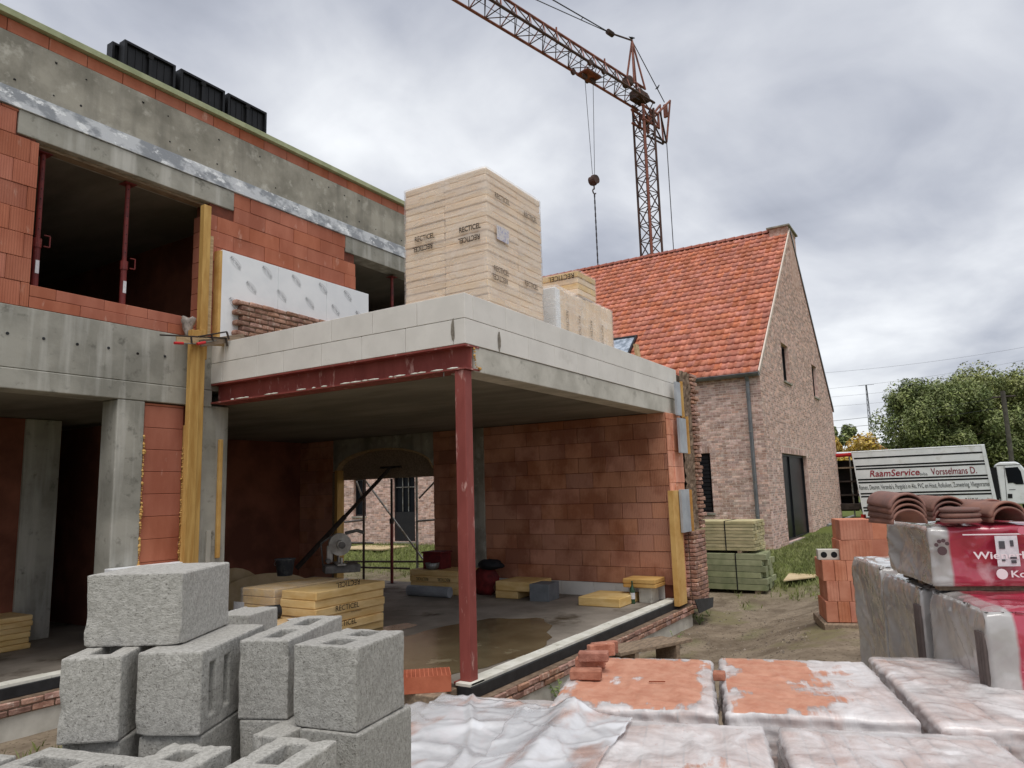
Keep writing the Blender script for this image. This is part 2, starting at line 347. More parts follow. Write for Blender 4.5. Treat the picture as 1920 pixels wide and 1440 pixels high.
grass_stuff('grass', sp, .10, 'small weedy grass tufts in front of the grey plinth wall', GRASS)
# ------------------------------------------------------------------ unfinished house
KX, KY, YF, WX, BY = 5.567, 3.956, 7.816, 10.95, 12.2
UH = thing('unfinished_house', 'unfinished house of red hollow brick and bare concrete with open flat-roofed extension', 'house', (KX, YF, -.42))
XL, XR = .3, 11.45
def courses(name, x0, x1, z0, z1, ch, bl, y0, y1, m, parent, axis='x', holes=(), stagger=.5, gap=.004, ribs=False, seed=1, rough=0, bev=.004, off=0, jit=0):
    """rows of separate blocks in a wall; holes = (a0,a1,z0,z1) openings"""
    rr = random.Random(seed); z = z0; row = 0; n = 0
    while z < z1-.02:
        h = min(ch, z1-z); a = x0-(bl*stagger if row % 2 else 0)-off
        while a < x1-.01:
            b = a+bl; s0, s1 = max(a, x0), min(b, x1); segs = [(s0, s1)]
            for h0, h1, q0, q1 in holes:
                if z+h > q0+.01 and z < q1-.01:
                    ns = []
                    for u, w in segs:
                        if w <= h0 or u >= h1: ns.append((u, w)); continue
                        if u < h0: ns.append((u, h0))
                        if w > h1: ns.append((h1, w))
                    segs = ns
            for u, w in segs:
                if w-u < .03: continue
                j = rr.uniform(-jit, jit)
                c = ((u+w)/2, (y0+y1)/2+j, z+h/2) if axis == 'x' else ((y0+y1)/2+j, (u+w)/2, z+h/2)
                s = (w-u-gap, y1-y0, h-gap) if axis == 'x' else (y1-y0, w-u-gap, h-gap)
                piece(name, c, s, m, parent, bev=bev, rough=rough, var=n % 3); n += 1
            a = b
        z += h; row += 1
# ribbed clay: rib lines as fine relief in the shader
def ribbed(name, base, axis_stretch):
    m = bpy.data.materials[base].copy(); m.name = name; t = m.node_tree; N = t.nodes; b = N['Principled BSDF']
    g = N.new('ShaderNodeNewGeometry'); mp_ = N.new('ShaderNodeMapping'); mp_.inputs['Scale'].default_value = axis_stretch; t.links.new(g.outputs['Position'], mp_.inputs[0])
    w = N.new('ShaderNodeTexWave'); w.wave_type = 'BANDS'; w.bands_direction = 'X'; w.inputs['Scale'].default_value = 13; w.inputs['Distortion'].default_value = .3; t.links.new(mp_.outputs[0], w.inputs['Vector'])
    bp = N.new('ShaderNodeBump'); bp.inputs['Strength'].default_value = .55; bp.inputs['Distance'].default_value = .006; t.links.new(w.outputs['Fac'], bp.inputs['Height'])
    old = b.inputs['Normal'].links
    if old: t.links.new(old[0].from_socket, bp.inputs['Normal'])
    t.links.new(bp.outputs[0], b.inputs['Normal']); MATS[name] = m; return m
REDR = ribbed('ribbed_clay', 'hollow_clay', (1, 0, 0))
REDIR = ribbed('ribbed_clay_inner', 'hollow_clay_inner', (0, 0, 0)); REDIR.node_tree.nodes  # (used on the x-facing wall)
for n_ in REDIR.node_tree.nodes:
    if n_.type == 'TEX_WAVE': n_.bands_direction = 'Y'; n_.inputs['Scale'].default_value = 11
    if n_.type == 'MAPPING' and tuple(n_.inputs['Scale'].default_value) == (0, 0, 0): n_.inputs['Scale'].default_value = (0, 1, 0)
# --- upper storey
box('coping', XL, XR, YF-.05, YF+.40, 6.645, 6.715, GREENFELT, UH, .004)
box('joint_bed', XL, XR, YF+.03, YF+.35, 6.492, 6.645, REDM, UH)
courses('hollow_brick', XL, XR, 6.494, 6.642, .148, .4, YF+.012, YF+.3, REDB, UH, gap=.006)
band = box('concrete_band', XL, XR, YF, YF+.35, 5.905, 6.49, CONC2, UH, .006)
rr = random.Random(11)
for i in range(26):
    for z in (6.36, 6.02):
        x_ = 2.9+i*.33+rr.uniform(-.04, .04)
        if rr.random() < .62: rod('tie_hole', (x_, YF-.003, z+rr.uniform(-.03, .03)), (x_, YF+.02, z), rr.uniform(.009, .014), BLACKP, band, 8)
box('lead_strip', XL, XR, YF-.022, YF+.1, 5.712, 5.9, ZINCSTRIP, UH, .003)
box('lintel', 3.26, 5.83, YF-.006, YF+.3, 5.452, 5.706, CONC, UH, .008)
box('lintel', 7.86, 10.4, YF-.006, YF+.3, 5.452, 5.706, CONC, UH, .008)
box('lintel_timber', 3.49, 5.45, YF+.08, YF+.20, 5.42, 5.45, WOODG, UH)
OP = [(3.472, 5.46, 3.9, 5.46), (8.08, 10.2, 3.8, 5.46), (3.26, 5.83, 5.445, 5.8), (7.86, 10.4, 5.445, 5.8)]
for a, b in ((XL, 3.44), (5.49, 8.06), (10.2, XR)): box('joint_bed', a, b, YF+.02, YF+.28, 3.675, 5.70, REDM, UH)
box('joint_bed', 3.44, 5.49, YF+.02, YF+.28, 3.675, 3.88, REDM, UH)
courses('hollow_brick', XL, 3.472, 3.675, 5.708, .25, .29, YF, YF+.3, REDR, UH, holes=OP, seed=3, jit=.004, off=.1)
courses('hollow_brick', 3.474, 5.458, 3.675, 3.912, .119, .5, YF+.002, YF+.3, REDB, UH, seed=4, jit=.004)
courses('hollow_brick', 5.46, XR, 3.675, 5.708, .2035, .5, YF, YF+.3, REDB, UH, holes=OP, seed=5, jit=.004, off=.12)
box('upper_floor', XL, XR, YF+.02, 13.8, 3.05, 3.66, CONC2, UH)
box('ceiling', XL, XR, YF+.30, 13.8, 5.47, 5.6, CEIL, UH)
box('roof_slab', XL, XR, YF+.02, 13.8, 6.0, 6.4, CONC2, UH)
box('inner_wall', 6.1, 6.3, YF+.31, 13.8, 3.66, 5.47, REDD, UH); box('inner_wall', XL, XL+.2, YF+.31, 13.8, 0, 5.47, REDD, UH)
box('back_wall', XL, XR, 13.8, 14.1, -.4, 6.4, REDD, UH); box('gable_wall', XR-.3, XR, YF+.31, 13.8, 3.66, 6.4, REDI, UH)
# --- storey edge and ground floor of the street front
edge = box('concrete_edge', XL, KX+.02, YF-.004, YF+.3, 3.052, 3.672, CONC, UH, .006)
for i in range(9):
    x_ = 3.3+i*.33; rod('tie_hole', (x_, YF-.008, 3.38+.02*math.sin(i*3)), (x_, YF+.02, 3.38), .016, BLACKP, edge, 8)
box('ring_beam', XL, KX+.02, YF-.012, YF+.3, 2.842, 3.046, CONC, UH, .01)
box('concrete_column', 4.42, 4.735, YF-.006, YF+.3, 0, 2.84, CONC, UH, .012)
box('concrete_column', 5.44, 5.84, YF+.0, YF+.34, 0, 2.86, CONC, UH, .012)
box('joint_bed', 4.735, 5.44, YF+.05, YF+.3, 0, 2.835, REDM, UH)
courses('hollow_brick', 4.745, 5.235, .05, 2.83, .25, .5, YF+.022, YF+.3, REDB, UH, stagger=0, seed=8)
box('foam_seam', 5.24, 5.30, YF-.02, YF+.1, .9, 2.6, FOAMO, UH, .01)
def foam_bead(name, pts, r, parent, m):
    mb = MB(); rr = random.Random(int(pts[0][0]*100))
    for a, b in zip(pts[:-1], pts[1:]):
        a, b = Vector(a), Vector(b); n = max(2, int((b-a).length/.024))
        for i in range(n):
            p = a.lerp(b, i/n)+Vector((rr.uniform(-.3, .3), 0, rr.uniform(-.3, .3)))*r; q = r*rr.uniform(.25, 1.25)*(.5+abs(nz(i*.21, 3.3))*1.6); k = len(mb.v)
            bm = bmesh.new(); bmesh.ops.create_icosphere(bm, subdivisions=1, radius=q)
            mb.add([v.co*rr.uniform(.75, 1.2)+p for v in bm.verts], [tuple(v.index for v in f.verts) for f in bm.faces]); bm.free()
    return mb.build(name, m, parent, smooth=True)
foam_bead('foam_seam', [(4.742, YF-.0, 2.45), (4.742, YF, .9)], .02, UH, FOAMO)
foam_bead('foam_seam', [(5.235, YF+.01, 2.35), (5.235, YF+.01, .9)], .018, UH, FOAMO)
box('sill_board', 4.36, 5.36, YF-.17, YF-.02, .95, 1.03, FOIL, UH, .004)
box('sill_plank', 4.30, 5.40, YF-.30, YF-.05, .90, .94, WOODG, UH, .004)
box('low_wall', 4.42, 5.84, YF-.02, YF+.3, -.02, .0, CONC, UH)
box('floor', XL, KX, YF+.125, BY, -.3, 0, SCREED, UH)
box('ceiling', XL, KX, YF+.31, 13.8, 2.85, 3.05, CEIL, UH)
ip0, ip1 = hit(36, 1000, 1, 10.4).x, hit(104, 1000, 1, 10.4).x
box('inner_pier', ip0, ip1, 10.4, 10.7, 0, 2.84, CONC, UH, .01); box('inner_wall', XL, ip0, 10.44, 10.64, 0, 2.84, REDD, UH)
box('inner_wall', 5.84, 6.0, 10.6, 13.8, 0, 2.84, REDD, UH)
# plinth below the left opening
def plinth(x0, x1, y, zt, name='plinth_brick'):
    x_ = x0; k = 0
    while x_ < x1-.05:
        w = min(.6, x1-x_); box('sill_stone', x_+.002, x_+w-.002, y-.01, y+.15, zt-.022, zt+.004+.003*(k % 2), STONE, UH, .002); x_ += w; k += 1
    box('membrane', x0, x1, y-.03, y+.13, zt-.125, zt-.024, MEMB, UH, .004)
    box('mortar_bed', x0, x1, y-.115, y+.12, zt-.262, zt-.128, MORT, UH)
    courses(name, x0-.1, x1, zt-.262, zt-.128, .067, .205, y-.132, y+.0, OLDB, UH, gap=.012, rough=.004, bev=.008, jit=.006, seed=int(x0*10))
    box('foundation', x0, x1, y-.10, y+.12, zt-1.4, zt-.264, CONCL, UH, .004)
plinth(XL, KX-.1, YF, .06)
# --- extension
LW = [3.956, 4.10, 4.70, 5.30, 5.90, 6.51, 6.98, 7.60, 7.816]; UW = [3.956, 4.55, 5.15, 5.75, 6.35, 6.95, 7.55, 7.816]
def aac(y0, y1, x0, x1, z0, z1, k):
    piece('aerated_block', ((x0+x1)/2, (y0+y1)/2, (z0+z1)/2), (x1-x0-.005, y1-y0-.005, z1-z0-.004), AAC, UH, bev=.003)
for i in range(1, len(LW)-1): aac(LW[i], LW[i+1], KX, KX+.15, 3.128, 3.378, i)
for i in range(len(UW)-1): aac(UW[i], UW[i+1], KX, KX+.15, 3.38, 3.63, i)
xx = KX
while xx < 11.58: aac(KY, KY+.144, xx, min(xx+.6, 11.59), 3.128, 3.378, 0); xx += .6
xx = KX+.15
while xx < 11.58: aac(KY, KY+.144, xx, min(xx+.6, 11.59), 3.38, 3.63, 0); xx += .6
beam = MB().box(KX+.002, KX+.24, KY+.004, YF-.01, 2.882, 2.899).box(KX+.11, KX+.122, KY+.01, YF-.01, 2.899, 3.108).box(KX+.002, KX+.24, KY+.004, YF-.01, 3.108, 3.126).build('steel_beam', STEEL, UH)
rr = random.Random(21)
for i in range(22):
    y_ = KY+.2+i*.155+rr.uniform(-.06, .06)
    if rr.random() < .75:
        bm = bmesh.new(); bmesh.ops.create_icosphere(bm, subdivisions=1, radius=1)
        l = rr.uniform(.03, .11); mb = MB().add([(KX+.004+v.co.x*.008, y_+v.co.y*l, 2.901+v.co.z*.010) for v in bm.verts], [tuple(v.index for v in f.verts) for f in bm.faces]); bm.free(); mb.build('plaster_drop', STONE, beam, smooth=True)
for d in (.07, .25): rod('bolt', (KX+.05, KY+.05+d, 2.885), (KX+.05, KY+.05+d, 2.84), .006, GALV, beam)
MB().box(KX+.02, KX+.14, KY+.03, KY+.15, .02, 2.88).build('steel_column', STEEL, UH, bevel=.008)
box('base_plate', KX-.02, KX+.18, KY-.01, KY+.19, .006, .022, STEEL, UH)
foam_bead('foam_seam', [(KX+.14, KY-.005, 3.11), (KX+.16, KY-.005, 2.93), (KX+.26, KY-.005, 2.89)], .022, UH, FOAMO)
slabe = box('slab_edge', KX+.16, 11.59, KY+.012, KY+.3, 2.872, 3.124, CONCL, UH, .008)
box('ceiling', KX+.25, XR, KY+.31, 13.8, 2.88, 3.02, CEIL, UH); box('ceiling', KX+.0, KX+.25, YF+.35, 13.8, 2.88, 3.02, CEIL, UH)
box('roof_slab', KX+.16, 11.45, KY+.16, YF+.02, 3.03, 3.14, CONC2, UH)
box('floor', KX, XR, KY+.02, BY, -.3, .0, SCREED, UH)
plinth(KX-.05, 11.35, KY, .02)
# shallow rain puddle on the screed
pud = []; rr = random.Random(2)
for i in range(48):
    t = 2*math.pi*i/48; r = 1+.22*fbm(math.cos(t)*1.6, math.sin(t)*1.6, 5); pud.append((7.1+1.55*r*math.cos(t)+.35*math.sin(t), 5.05+.92*r*math.sin(t), .004))
MB().add(pud, [tuple(range(48))]).build('puddle', mat('wet_screed', S(92, 80, 58), S(112, 100, 76), 1.6, 7, .22, .12, 6, spec=.5, c3=(S(140, 130, 106), 2.2, .58, .68)), UH)
pud = []
for i in range(40):
    t = 2*math.pi*i/40; r = 1+.3*fbm(math.cos(t)*1.6, math.sin(t)*1.6, 9); pud.append((6.9+.75*r*math.cos(t)-.3*math.sin(t), 6.55+.30*r*math.sin(t), .004))
MB().add(pud, [tuple(range(40))]).build('puddle', MATS['wet_screed'], UH)
def stain(c, r, u, w, h, seed):
    pts = []
    for i in range(22):
        t = 2*math.pi*i/22; k = 1+.45*fbm(math.cos(t)*1.5+seed, math.sin(t)*1.5, seed); pts.append(Vector(c)+Vector(r)*w*k*math.cos(t)+Vector(u)*h*k*math.sin(t))
    MB().add(pts, [tuple(range(22))]).build('mortar_smear', mat('wet_mortar', S(150, 143, 131), S(112, 105, 95), 22, 7, .95), UH)
stain((KX-.0025, 4.10, 3.27), (0, -1, 0), Z, .022, .10, 1); stain((KX+.6, KY-.0025, 3.25), X, Z, .028, .10, 2)
box('foam_strip', 5.69, 5.74, YF-.05, YF-.004, 1.02, 2.45, FOAMO, UH, .008); box('foil_strip', 5.56, 5.62, YF-.03, YF-.004, .98, 1.35, CONCL, UH, .003)
# long inner wall with the arch (inner face at WX)
AY0, AY1, AZ = 8.58, 11.02, 2.04
box('joint_bed', WX+.02, WX+.48, KY+.05, 13.8, 0, 2.88, REDM, UH) if False else None
xx = KY+.18
while xx < 7.4: piece('aerated_block', (WX+.11, min(xx+.3, 7.41), .11), (.2, .596, .216), AAC, UH, bev=.003); xx += .6
box('joint_bed', WX+.02, WX+.28, KY+.05, AY0-.01, .0, 2.87, REDM, UH); box('joint_bed', WX+.02, WX+.28, AY1+.2, 13.8, .0, 2.87, REDM, UH)
courses('hollow_brick', KY+.012, 7.42, .222, 2.874, .2505, .5, WX, WX+.3, REDIR, UH, axis='y', seed=31, jit=.006, off=.2, gap=.006)
courses('hollow_brick', 7.70, AY0, .0, 2.874, .2505, .5, WX, WX+.3, REDIR, UH, axis='y', seed=32, jit=.004)
courses('hollow_brick', AY1+.2, 13.7, .0, 2.874, .2505, .5, WX, WX+.3, REDIR, UH, axis='y', seed=33, jit=.004)
box('concrete_column', WX-.01, WX+.3, 7.42, 7.70, 0, 2.875, CONC2, UH, .01)
# concrete head over the arch, cut to the curve, and the plywood form that fills it
def arcz(y): 
    t = (y-(AY0+AY1+.1)/2)/((AY1+.1-AY0)/2); return 2.22+.42*math.sqrt(max(0, 1-t*t))
ar = [AY0+(AY1+.1-AY0)*i/24 for i in range(25)]
MB().prism([(WX+.005, y, arcz(y)) for y in ar]+[(WX+.005, AY1+.2, 2.22), (WX+.005, AY1+.2, 2.876), (WX+.005, AY0, 2.876)], (.29, 0, 0)).build('arch_head', CONC2, UH)
MB().prism([(WX+.12, y, arcz(y)-.012) for y in ar]+[(WX+.12, AY1+.1, AZ), (WX+.12, AY0, AZ)], (.03, 0, 0)).build('arch_form', WOODG, UH)
mbr = MB()
for a, b in zip(ar[:-1], ar[1:]): mbr.prism([(WX-.03, a, arcz(a)), (WX-.03, b, arcz(b)), (WX-.03, b, arcz(b)-.035), (WX-.03, a, arcz(a)-.035)], (.16, 0, 0))
mbr.build('arch_rib', WOOD, UH)
box('arch_post', WX-.05, WX+.14, AY1+.02, AY1+.10, .0, 2.24, WOODY, UH); box('arch_post', WX-.02, WX+.16, AY1+.13, AY1+.19, .0, 2.2, WOODG, UH)
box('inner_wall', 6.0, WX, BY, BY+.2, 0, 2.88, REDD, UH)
box('threshold', WX-.1, WX+.5, AY0-.3, AY1+.3, -.3, -.01, CONC, UH)
# end of that wall towards the camera
REDL = mat('fresh_clay_end', S(224, 160, 130), S(204, 132, 102), 5, 6, .9, .25, 50, rnd=.12, c3=(S(226, 176, 152), 8, .58, .72))
courses('hollow_brick', WX+.0, WX+.20, .02, 2.87, .25, .2, KY-.02, KY+.006, REDL, UH, stagger=0, seed=41)
courses('hollow_brick', WX+.202, WX+.62, .02, 2.87, .25, .42, KY-.035, KY+.3, REDL, UH, stagger=0, seed=42, jit=.006)
def pxbox(name, p0, p1, y, th, m, b=.003):
    a = hit(*p0, 1, y); c = hit(*p1, 1, y); return box(name, a.x, c.x, y, y+th, c.z, a.z, m, UH, b)
pxbox('insulation_board', (1261, 920), (1289, 1131), 3.84, .08, FOAMO)
FOILG = mat('foil_grey', S(176, 180, 184), S(150, 154, 160), 3, 6, .45, .25, 14, spec=.4)
pxbox('foil_board', (1277, 918), (1297, 996), 3.79, .04, FOILG); pxbox('insulation_board', (1297, 918), (1302, 996), 3.79, .05, FOAMO)
pxbox('foil_board', (1273, 783), (1290, 850), 3.80, .04, FOILG); pxbox('insulation_board', (1290, 781), (1295, 851), 3.80, .05, FOAMO)
pxbox('foil_board', (1267, 715), (1279, 780), 3.84, .04, FOILG); pxbox('insulation_board', (1279, 715), (1284, 783), 3.84, .05, FOAMO)
# half-built outer leaf: pier below, ragged toothed edge above
px0, px1 = 11.37, 11.95
box('pier_core', px0+.02, px1-.02, 3.765, 4.2, -.18, 1.0, MORT, UH)
courses('facing_brick', px0, px1, -.18, 1.005, .066, .2, 3.75, 3.85, OLDB, UH, gap=.012, rough=.004, bev=.008, jit=.006, seed=51)
for r_ in range(18):
    z_ = -.18+r_*.066
    piece('facing_brick', (px0+.04, 3.91, z_+.033), (.1, .098, .054), OLDB, UH, bev=.008, rough=.004, var=r_ % 3)
lx0 = hit(1286, 850, 1, 3.95).x; lx1 = hit(1309, 850, 1, 3.95).x
mb = MB(); rr = random.Random(9); nrow = 42; nx_ = 10
for j in range(nrow+1):
    for i in range(nx_+1):
        mb.v.append((lx0+(lx1-lx0)*i/nx_, 3.95+.035*fbm(i*.9, j*.9, 2)+.03, .99+(3.66-.99)*j/nrow))
mb.f = [(j*(nx_+1)+i, j*(nx_+1)+i+1, (j+1)*(nx_+1)+i+1, (j+1)*(nx_+1)+i) for j in range(nrow) for i in range(nx_)]
mb.build('mortar_face', MORT, UH); box('leaf_core', lx0, lx1-.02, 4.06, 6.4, -.3, 3.6, MORT, UH)
for r_ in range(40):
    z_ = 1.0+r_*.0665
    e_ = .13 if r_ % 2 else .03
    piece('facing_brick', (lx1-.05+e_/2+rr.uniform(-.01, .01), 3.98+rr.uniform(-.02, .02), z_+.03), (.15+e_, .1, .052), OLDB, UH, bev=.009, rough=.005, var=r_ % 3)
    if z_ > 3.3: continue
piece('facing_brick', (WX+.26, KY-.07, .06), (.2, .1, .06), OLDB, UH, .3, bev=.008); piece('facing_brick', (WX+.27, KY-.06, .122), (.2, .1, .06), OLDB, UH, .1, bev=.008)
o_ = MB().prism([hit(1303, 1124, 1, 3.68), hit(1338, 1120, 1, 3.68), hit(1337, 1138, 1, 3.66), hit(1312, 1150, 1, 3.66)], (0, .012, 0)).build('membrane_flap', MEMB, UH)
# foil boards and reclaimed brick on the upper front
bt = hit(408, 465, 1, YF-.11).z
for i in range(3):
    a = 5.60+i*.885; box('foil_board', a, a+.881, YF-.112, YF-.004, 3.66, bt, FOIL, UH, .003)
box('insulation_board', 5.56, 5.60, YF-.112, YF-.004, 3.66, bt-.02, FOAMO, UH)
def logo(c, rt, up, w, m, parent):
    """oval swoosh with the name across it, as printed on the foil"""
    o = text('RECTICEL', c, rt, up, w*.17, m, parent, 'printed_name', width=w*.86, off=0)
    rt, up = Vector(rt), Vector(up); n = rt.cross(up).normalized(); c = Vector(c)+n*.0035
    for a0, a1 in ((25, 170), (205, 350)):
        N_ = 14; mb = MB()
        for i in range(N_+1):
            t = R_(a0+(a1-a0)*i/N_); th = w*.006*math.sin(math.pi*i/N_)+w*.001
            for k in (-th, th): mb.v.append(c+rt*math.cos(t)*(w*.5+k)+up*math.sin(t)*(w*.19+k))
        mb.f = [(2*i, 2*i+2, 2*i+3, 2*i+1) for i in range(N_)]; mb.build('printed_arc', m, parent)
rr = random.Random(17)
for i in range(9):
    for j in range(4):
        x_ = 5.80+i*.5+(.25 if j % 2 else 0); z_ = bt-.13-j*.27
        if x_ < 8.2 and z_ > 3.95-.0: logo((x_, YF-.112, z_), (math.cos(R_(-38)), 0, math.sin(R_(-38))), (-math.sin(R_(-38)), 0, math.cos(R_(-38))), .23, mat('ink_pale', S(120, 120, 124)), UH)
bz = hit(432, 568, 1, YF-.22).z
nr_ = int((bz-3.56)/.066)+2
box('mortar_bed', 5.86, 7.75, YF-.205, YF-.115, 3.5, 3.56+nr_*.066-.01, MORT, UH)
for r_ in range(nr_):
    x0_ = 5.74+.008*(nr_-r_)*0+(.0 if r_ % 2 else .09)+.02*rr.random()
    courses('facing_brick', x0_, 7.78, 3.56+r_*.066, 3.56+(r_+1)*.066-.001, .066, .2, YF-.222, YF-.118, OLDB, UH, gap=.013, rough=.005, bev=.010, jit=.006, seed=60+r_)
# ------------------------------------------------------------------ finished brick house behind
HX, HX2, HY, HY2, EZ, RX, RZ = 19.3, 31.3, 4.35, 20.0, 4.60, 25.35, 10.30
BH = thing('brick_house', 'finished pink brick house with steep orange tiled roof and dark sliding door in its gable', 'house', (HX, HY, 0))
ZB = -.25
gab = MB().prism([(HX+.012, HY+.010, ZB), (HX2, HY+.010, ZB), (HX2, HY+.010, EZ-.1), (RX, HY+.010, RZ-.16), (HX+.012, HY+.010, EZ-.1)], (0, .3, 0))
SOFF = (HX+.012, HX2, HY+.012, HY2)
# openings: gable in x,z ; long wall in y,z
GO = [(22.33, 23.32, 4.72, 5.88), (27.29, 28.26, 4.72, 5.88), (21.2, 24.85, .10, 2.55)]
LO = [(5.80, 6.95, 1.0, 2.57), (15.93, 16.92, .14, 2.36), (18.15, 18.75, 1.0, 2.3)]
def wall_sheet(a0, a1, top_, holes, P, name):
    """mortar wall with real openings, built of cells; P maps (a,z) to a point, reveals go 0.14 m in"""
    As = sorted({a0, a1} | {h[0] for h in holes} | {h[1] for h in holes}); Zs = sorted({ZB, top_} | {h[2] for h in holes} | {h[3] for h in holes}); mb = MB()
    for i in range(len(As)-1):
        for j in range(len(Zs)-1):
            ca, cz = (As[i]+As[i+1])/2, (Zs[j]+Zs[j+1])/2
            if any(h[0] < ca < h[1] and h[2] < cz < h[3] for h in holes): continue
            mb.add([P(As[i], Zs[j], 0), P(As[i+1], Zs[j], 0), P(As[i+1], Zs[j+1], 0), P(As[i], Zs[j+1], 0)], [(0, 1, 2, 3)])
    for h in holes:
        c = [(h[0], h[2]), (h[1], h[2]), (h[1], h[3]), (h[0], h[3])]
        for (a, z), (b, w) in zip(c, c[1:]+c[:1]): mb.add([P(a, z, 0), P(b, w, 0), P(b, w, .16), P(a, z, .16)], [(0, 1, 2, 3)])
    return mb
PG = lambda a, z, d: (a, HY+.010+d, z)
PL = lambda a, z, d: (HX+.010+d, a, z)
mb = wall_sheet(HX+.010, HX2, EZ-.1, [g for g in GO if g[3] < EZ] , PG, 'wall')
# upper triangle of the gable with its two windows
rows = sorted({EZ-.1, 4.72, 5.88, RZ-.16})
def xr(z): return HX+.01+(RX-HX)*(z-(EZ-.1))/(RZ-EZ), HX2-(HX2-RX)*(z-(EZ-.1))/(RZ-EZ)
for z0_, z1_ in zip(rows[:-1], rows[1:]):
    a0, a1 = xr(z0_); b0, b1 = xr(z1_)
    if abs(z0_-4.72) < .01:
        w1, w2 = GO[0], GO[1]
        for l0, l1, u0, u1 in ((a0, w1[0], b0, w1[0]), (w1[1], w2[0], w1[1], w2[0]), (w2[1], a1, w2[1], b1)):
            mb.add([PG(l0, z0_, 0), PG(l1, z0_, 0), PG(u1, z1_, 0), PG(u0, z1_, 0)], [(0, 1, 2, 3)])
    else: mb.add([PG(a0, z0_, 0), PG(a1, z0_, 0), PG(b1, z1_, 0), PG(b0, z1_, 0)], [(0, 1, 2, 3)])
for h in GO[:2]:
    c = [(h[0], h[2]), (h[1], h[2]), (h[1], h[3]), (h[0], h[3])]
    for (a, z), (b, w) in zip(c, c[1:]+c[:1]): mb.add([PG(a, z, 0), PG(b, w, 0), PG(b, w, .16), PG(a, z, .16)], [(0, 1, 2, 3)])
m2 = wall_sheet(HY+.010, HY2, EZ-.02, LO, PL, 'wall'); mb.add(m2.v, m2.f)
HWALL = mb.build('wall', HMO, BH)
rev = MB()
for P_, hs in ((PG, GO), (PL, LO)):
    for h in hs:
        c = [(h[0]+.002, h[2]+.002), (h[1]-.002, h[2]+.002), (h[1]-.002, h[3]-.002), (h[0]+.002, h[3]-.002)]
        for (a, z), (b, w) in zip(c, c[1:]+c[:1]): rev.add([P_(a, z, -.008), P_(b, w, -.008), P_(b, w, .15), P_(a, z, .15)], [(0, 1, 2, 3)])
rev.build('reveal', HBR, HWALL)
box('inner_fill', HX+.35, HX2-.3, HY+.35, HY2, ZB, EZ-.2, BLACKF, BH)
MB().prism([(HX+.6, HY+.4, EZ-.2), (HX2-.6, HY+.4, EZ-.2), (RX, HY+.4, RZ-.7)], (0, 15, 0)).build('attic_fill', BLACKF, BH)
box('back_gable', HX2-.3, HX2, HY+.02, HY2, ZB, EZ-.1, HBR, BH)
# bricks proud of the mortar; the ones by the corner are single pieces
bl, bh, gp = .2, .0625, .016
hb = MB(); single = []
def brick_at(kind, a0, a1, z):
    if kind == 'g': hb.box(a0, a1, HY+.003, HY+.010, z, z+bh-gp)
    else: hb.box(HX+.003, HX+.010, a0, a1, z, z+bh-gp)
def rowcut(a, b, z, holes):
    segs = [(a, b)]
    for h in holes:
        if z+bh*.6 > h[2]-0 and z < h[3]+(.19 if h[3] < 2.6 or True else 0):
            top_ = z > h[3]
            e0, e1 = h[0]-.0, h[1]+.0
            ns = []
            for u, w in segs:
                if w <= e0 or u >= e1: ns.append((u, w)); continue
                if u < e0: ns.append((u, e0))
                if w > e1: ns.append((e1, w))
            segs = ns
    return segs
z = ZB+.02; r_ = 0
while z < RZ-.3:
    lo, hi = (HX-.001, HX2) if z < EZ-.12 else xr(z+bh)
    a = HX-.001-(bl/2 if r_ % 2 else 0)
    while a < hi:
        s0, s1 = max(a, lo), min(a+bl-gp, hi)
        if s1-s0 > .03:
            for u, w in rowcut(s0, s1, z, GO):
                if w-u > .02: brick_at('g', u, w, z)
        a += bl
    if z < EZ-.1:
        a = HY+.0115-(0 if r_ % 2 else bl/2)
        while a < HY2:
            s0 = max(a, HY+.0115)
            if a+bl-gp-s0 > .03:
                for u, w in rowcut(s0, a+bl-gp, z, LO):
                    if w-u > .02:
                        if w < 6.15 and 1.9 < z < 4.45 and len(single) < 300: single.append((u, w, z))
                        else: brick_at('l', u, w, z)
            a += bl
    z += bh; r_ += 1
o = hb.build('bricks', HBR, HWALL); o['kind'] = 'stuff'
for u, w, z in single: piece('brick', (HX+.0065, (u+w)/2, z+(bh-gp)/2), (.007, w-u, bh-gp), HBR, HWALL, bev=0)
sol = MB()
for h in GO:
    a = h[0]-.05
    while a < h[1]+.05: piece('soldier_brick', (a+.026, HY+.0045, h[3]+.095), (.052, .011, .178), HBR, HWALL, bev=0); a += .0645
for h in LO:
    a = h[0]-.05
    while a < h[1]+.05: piece('soldier_brick', (HX+.0045, a+.026, h[3]+.095), (.011, .052, .178), HBR, HWALL, bev=0); a += .0645
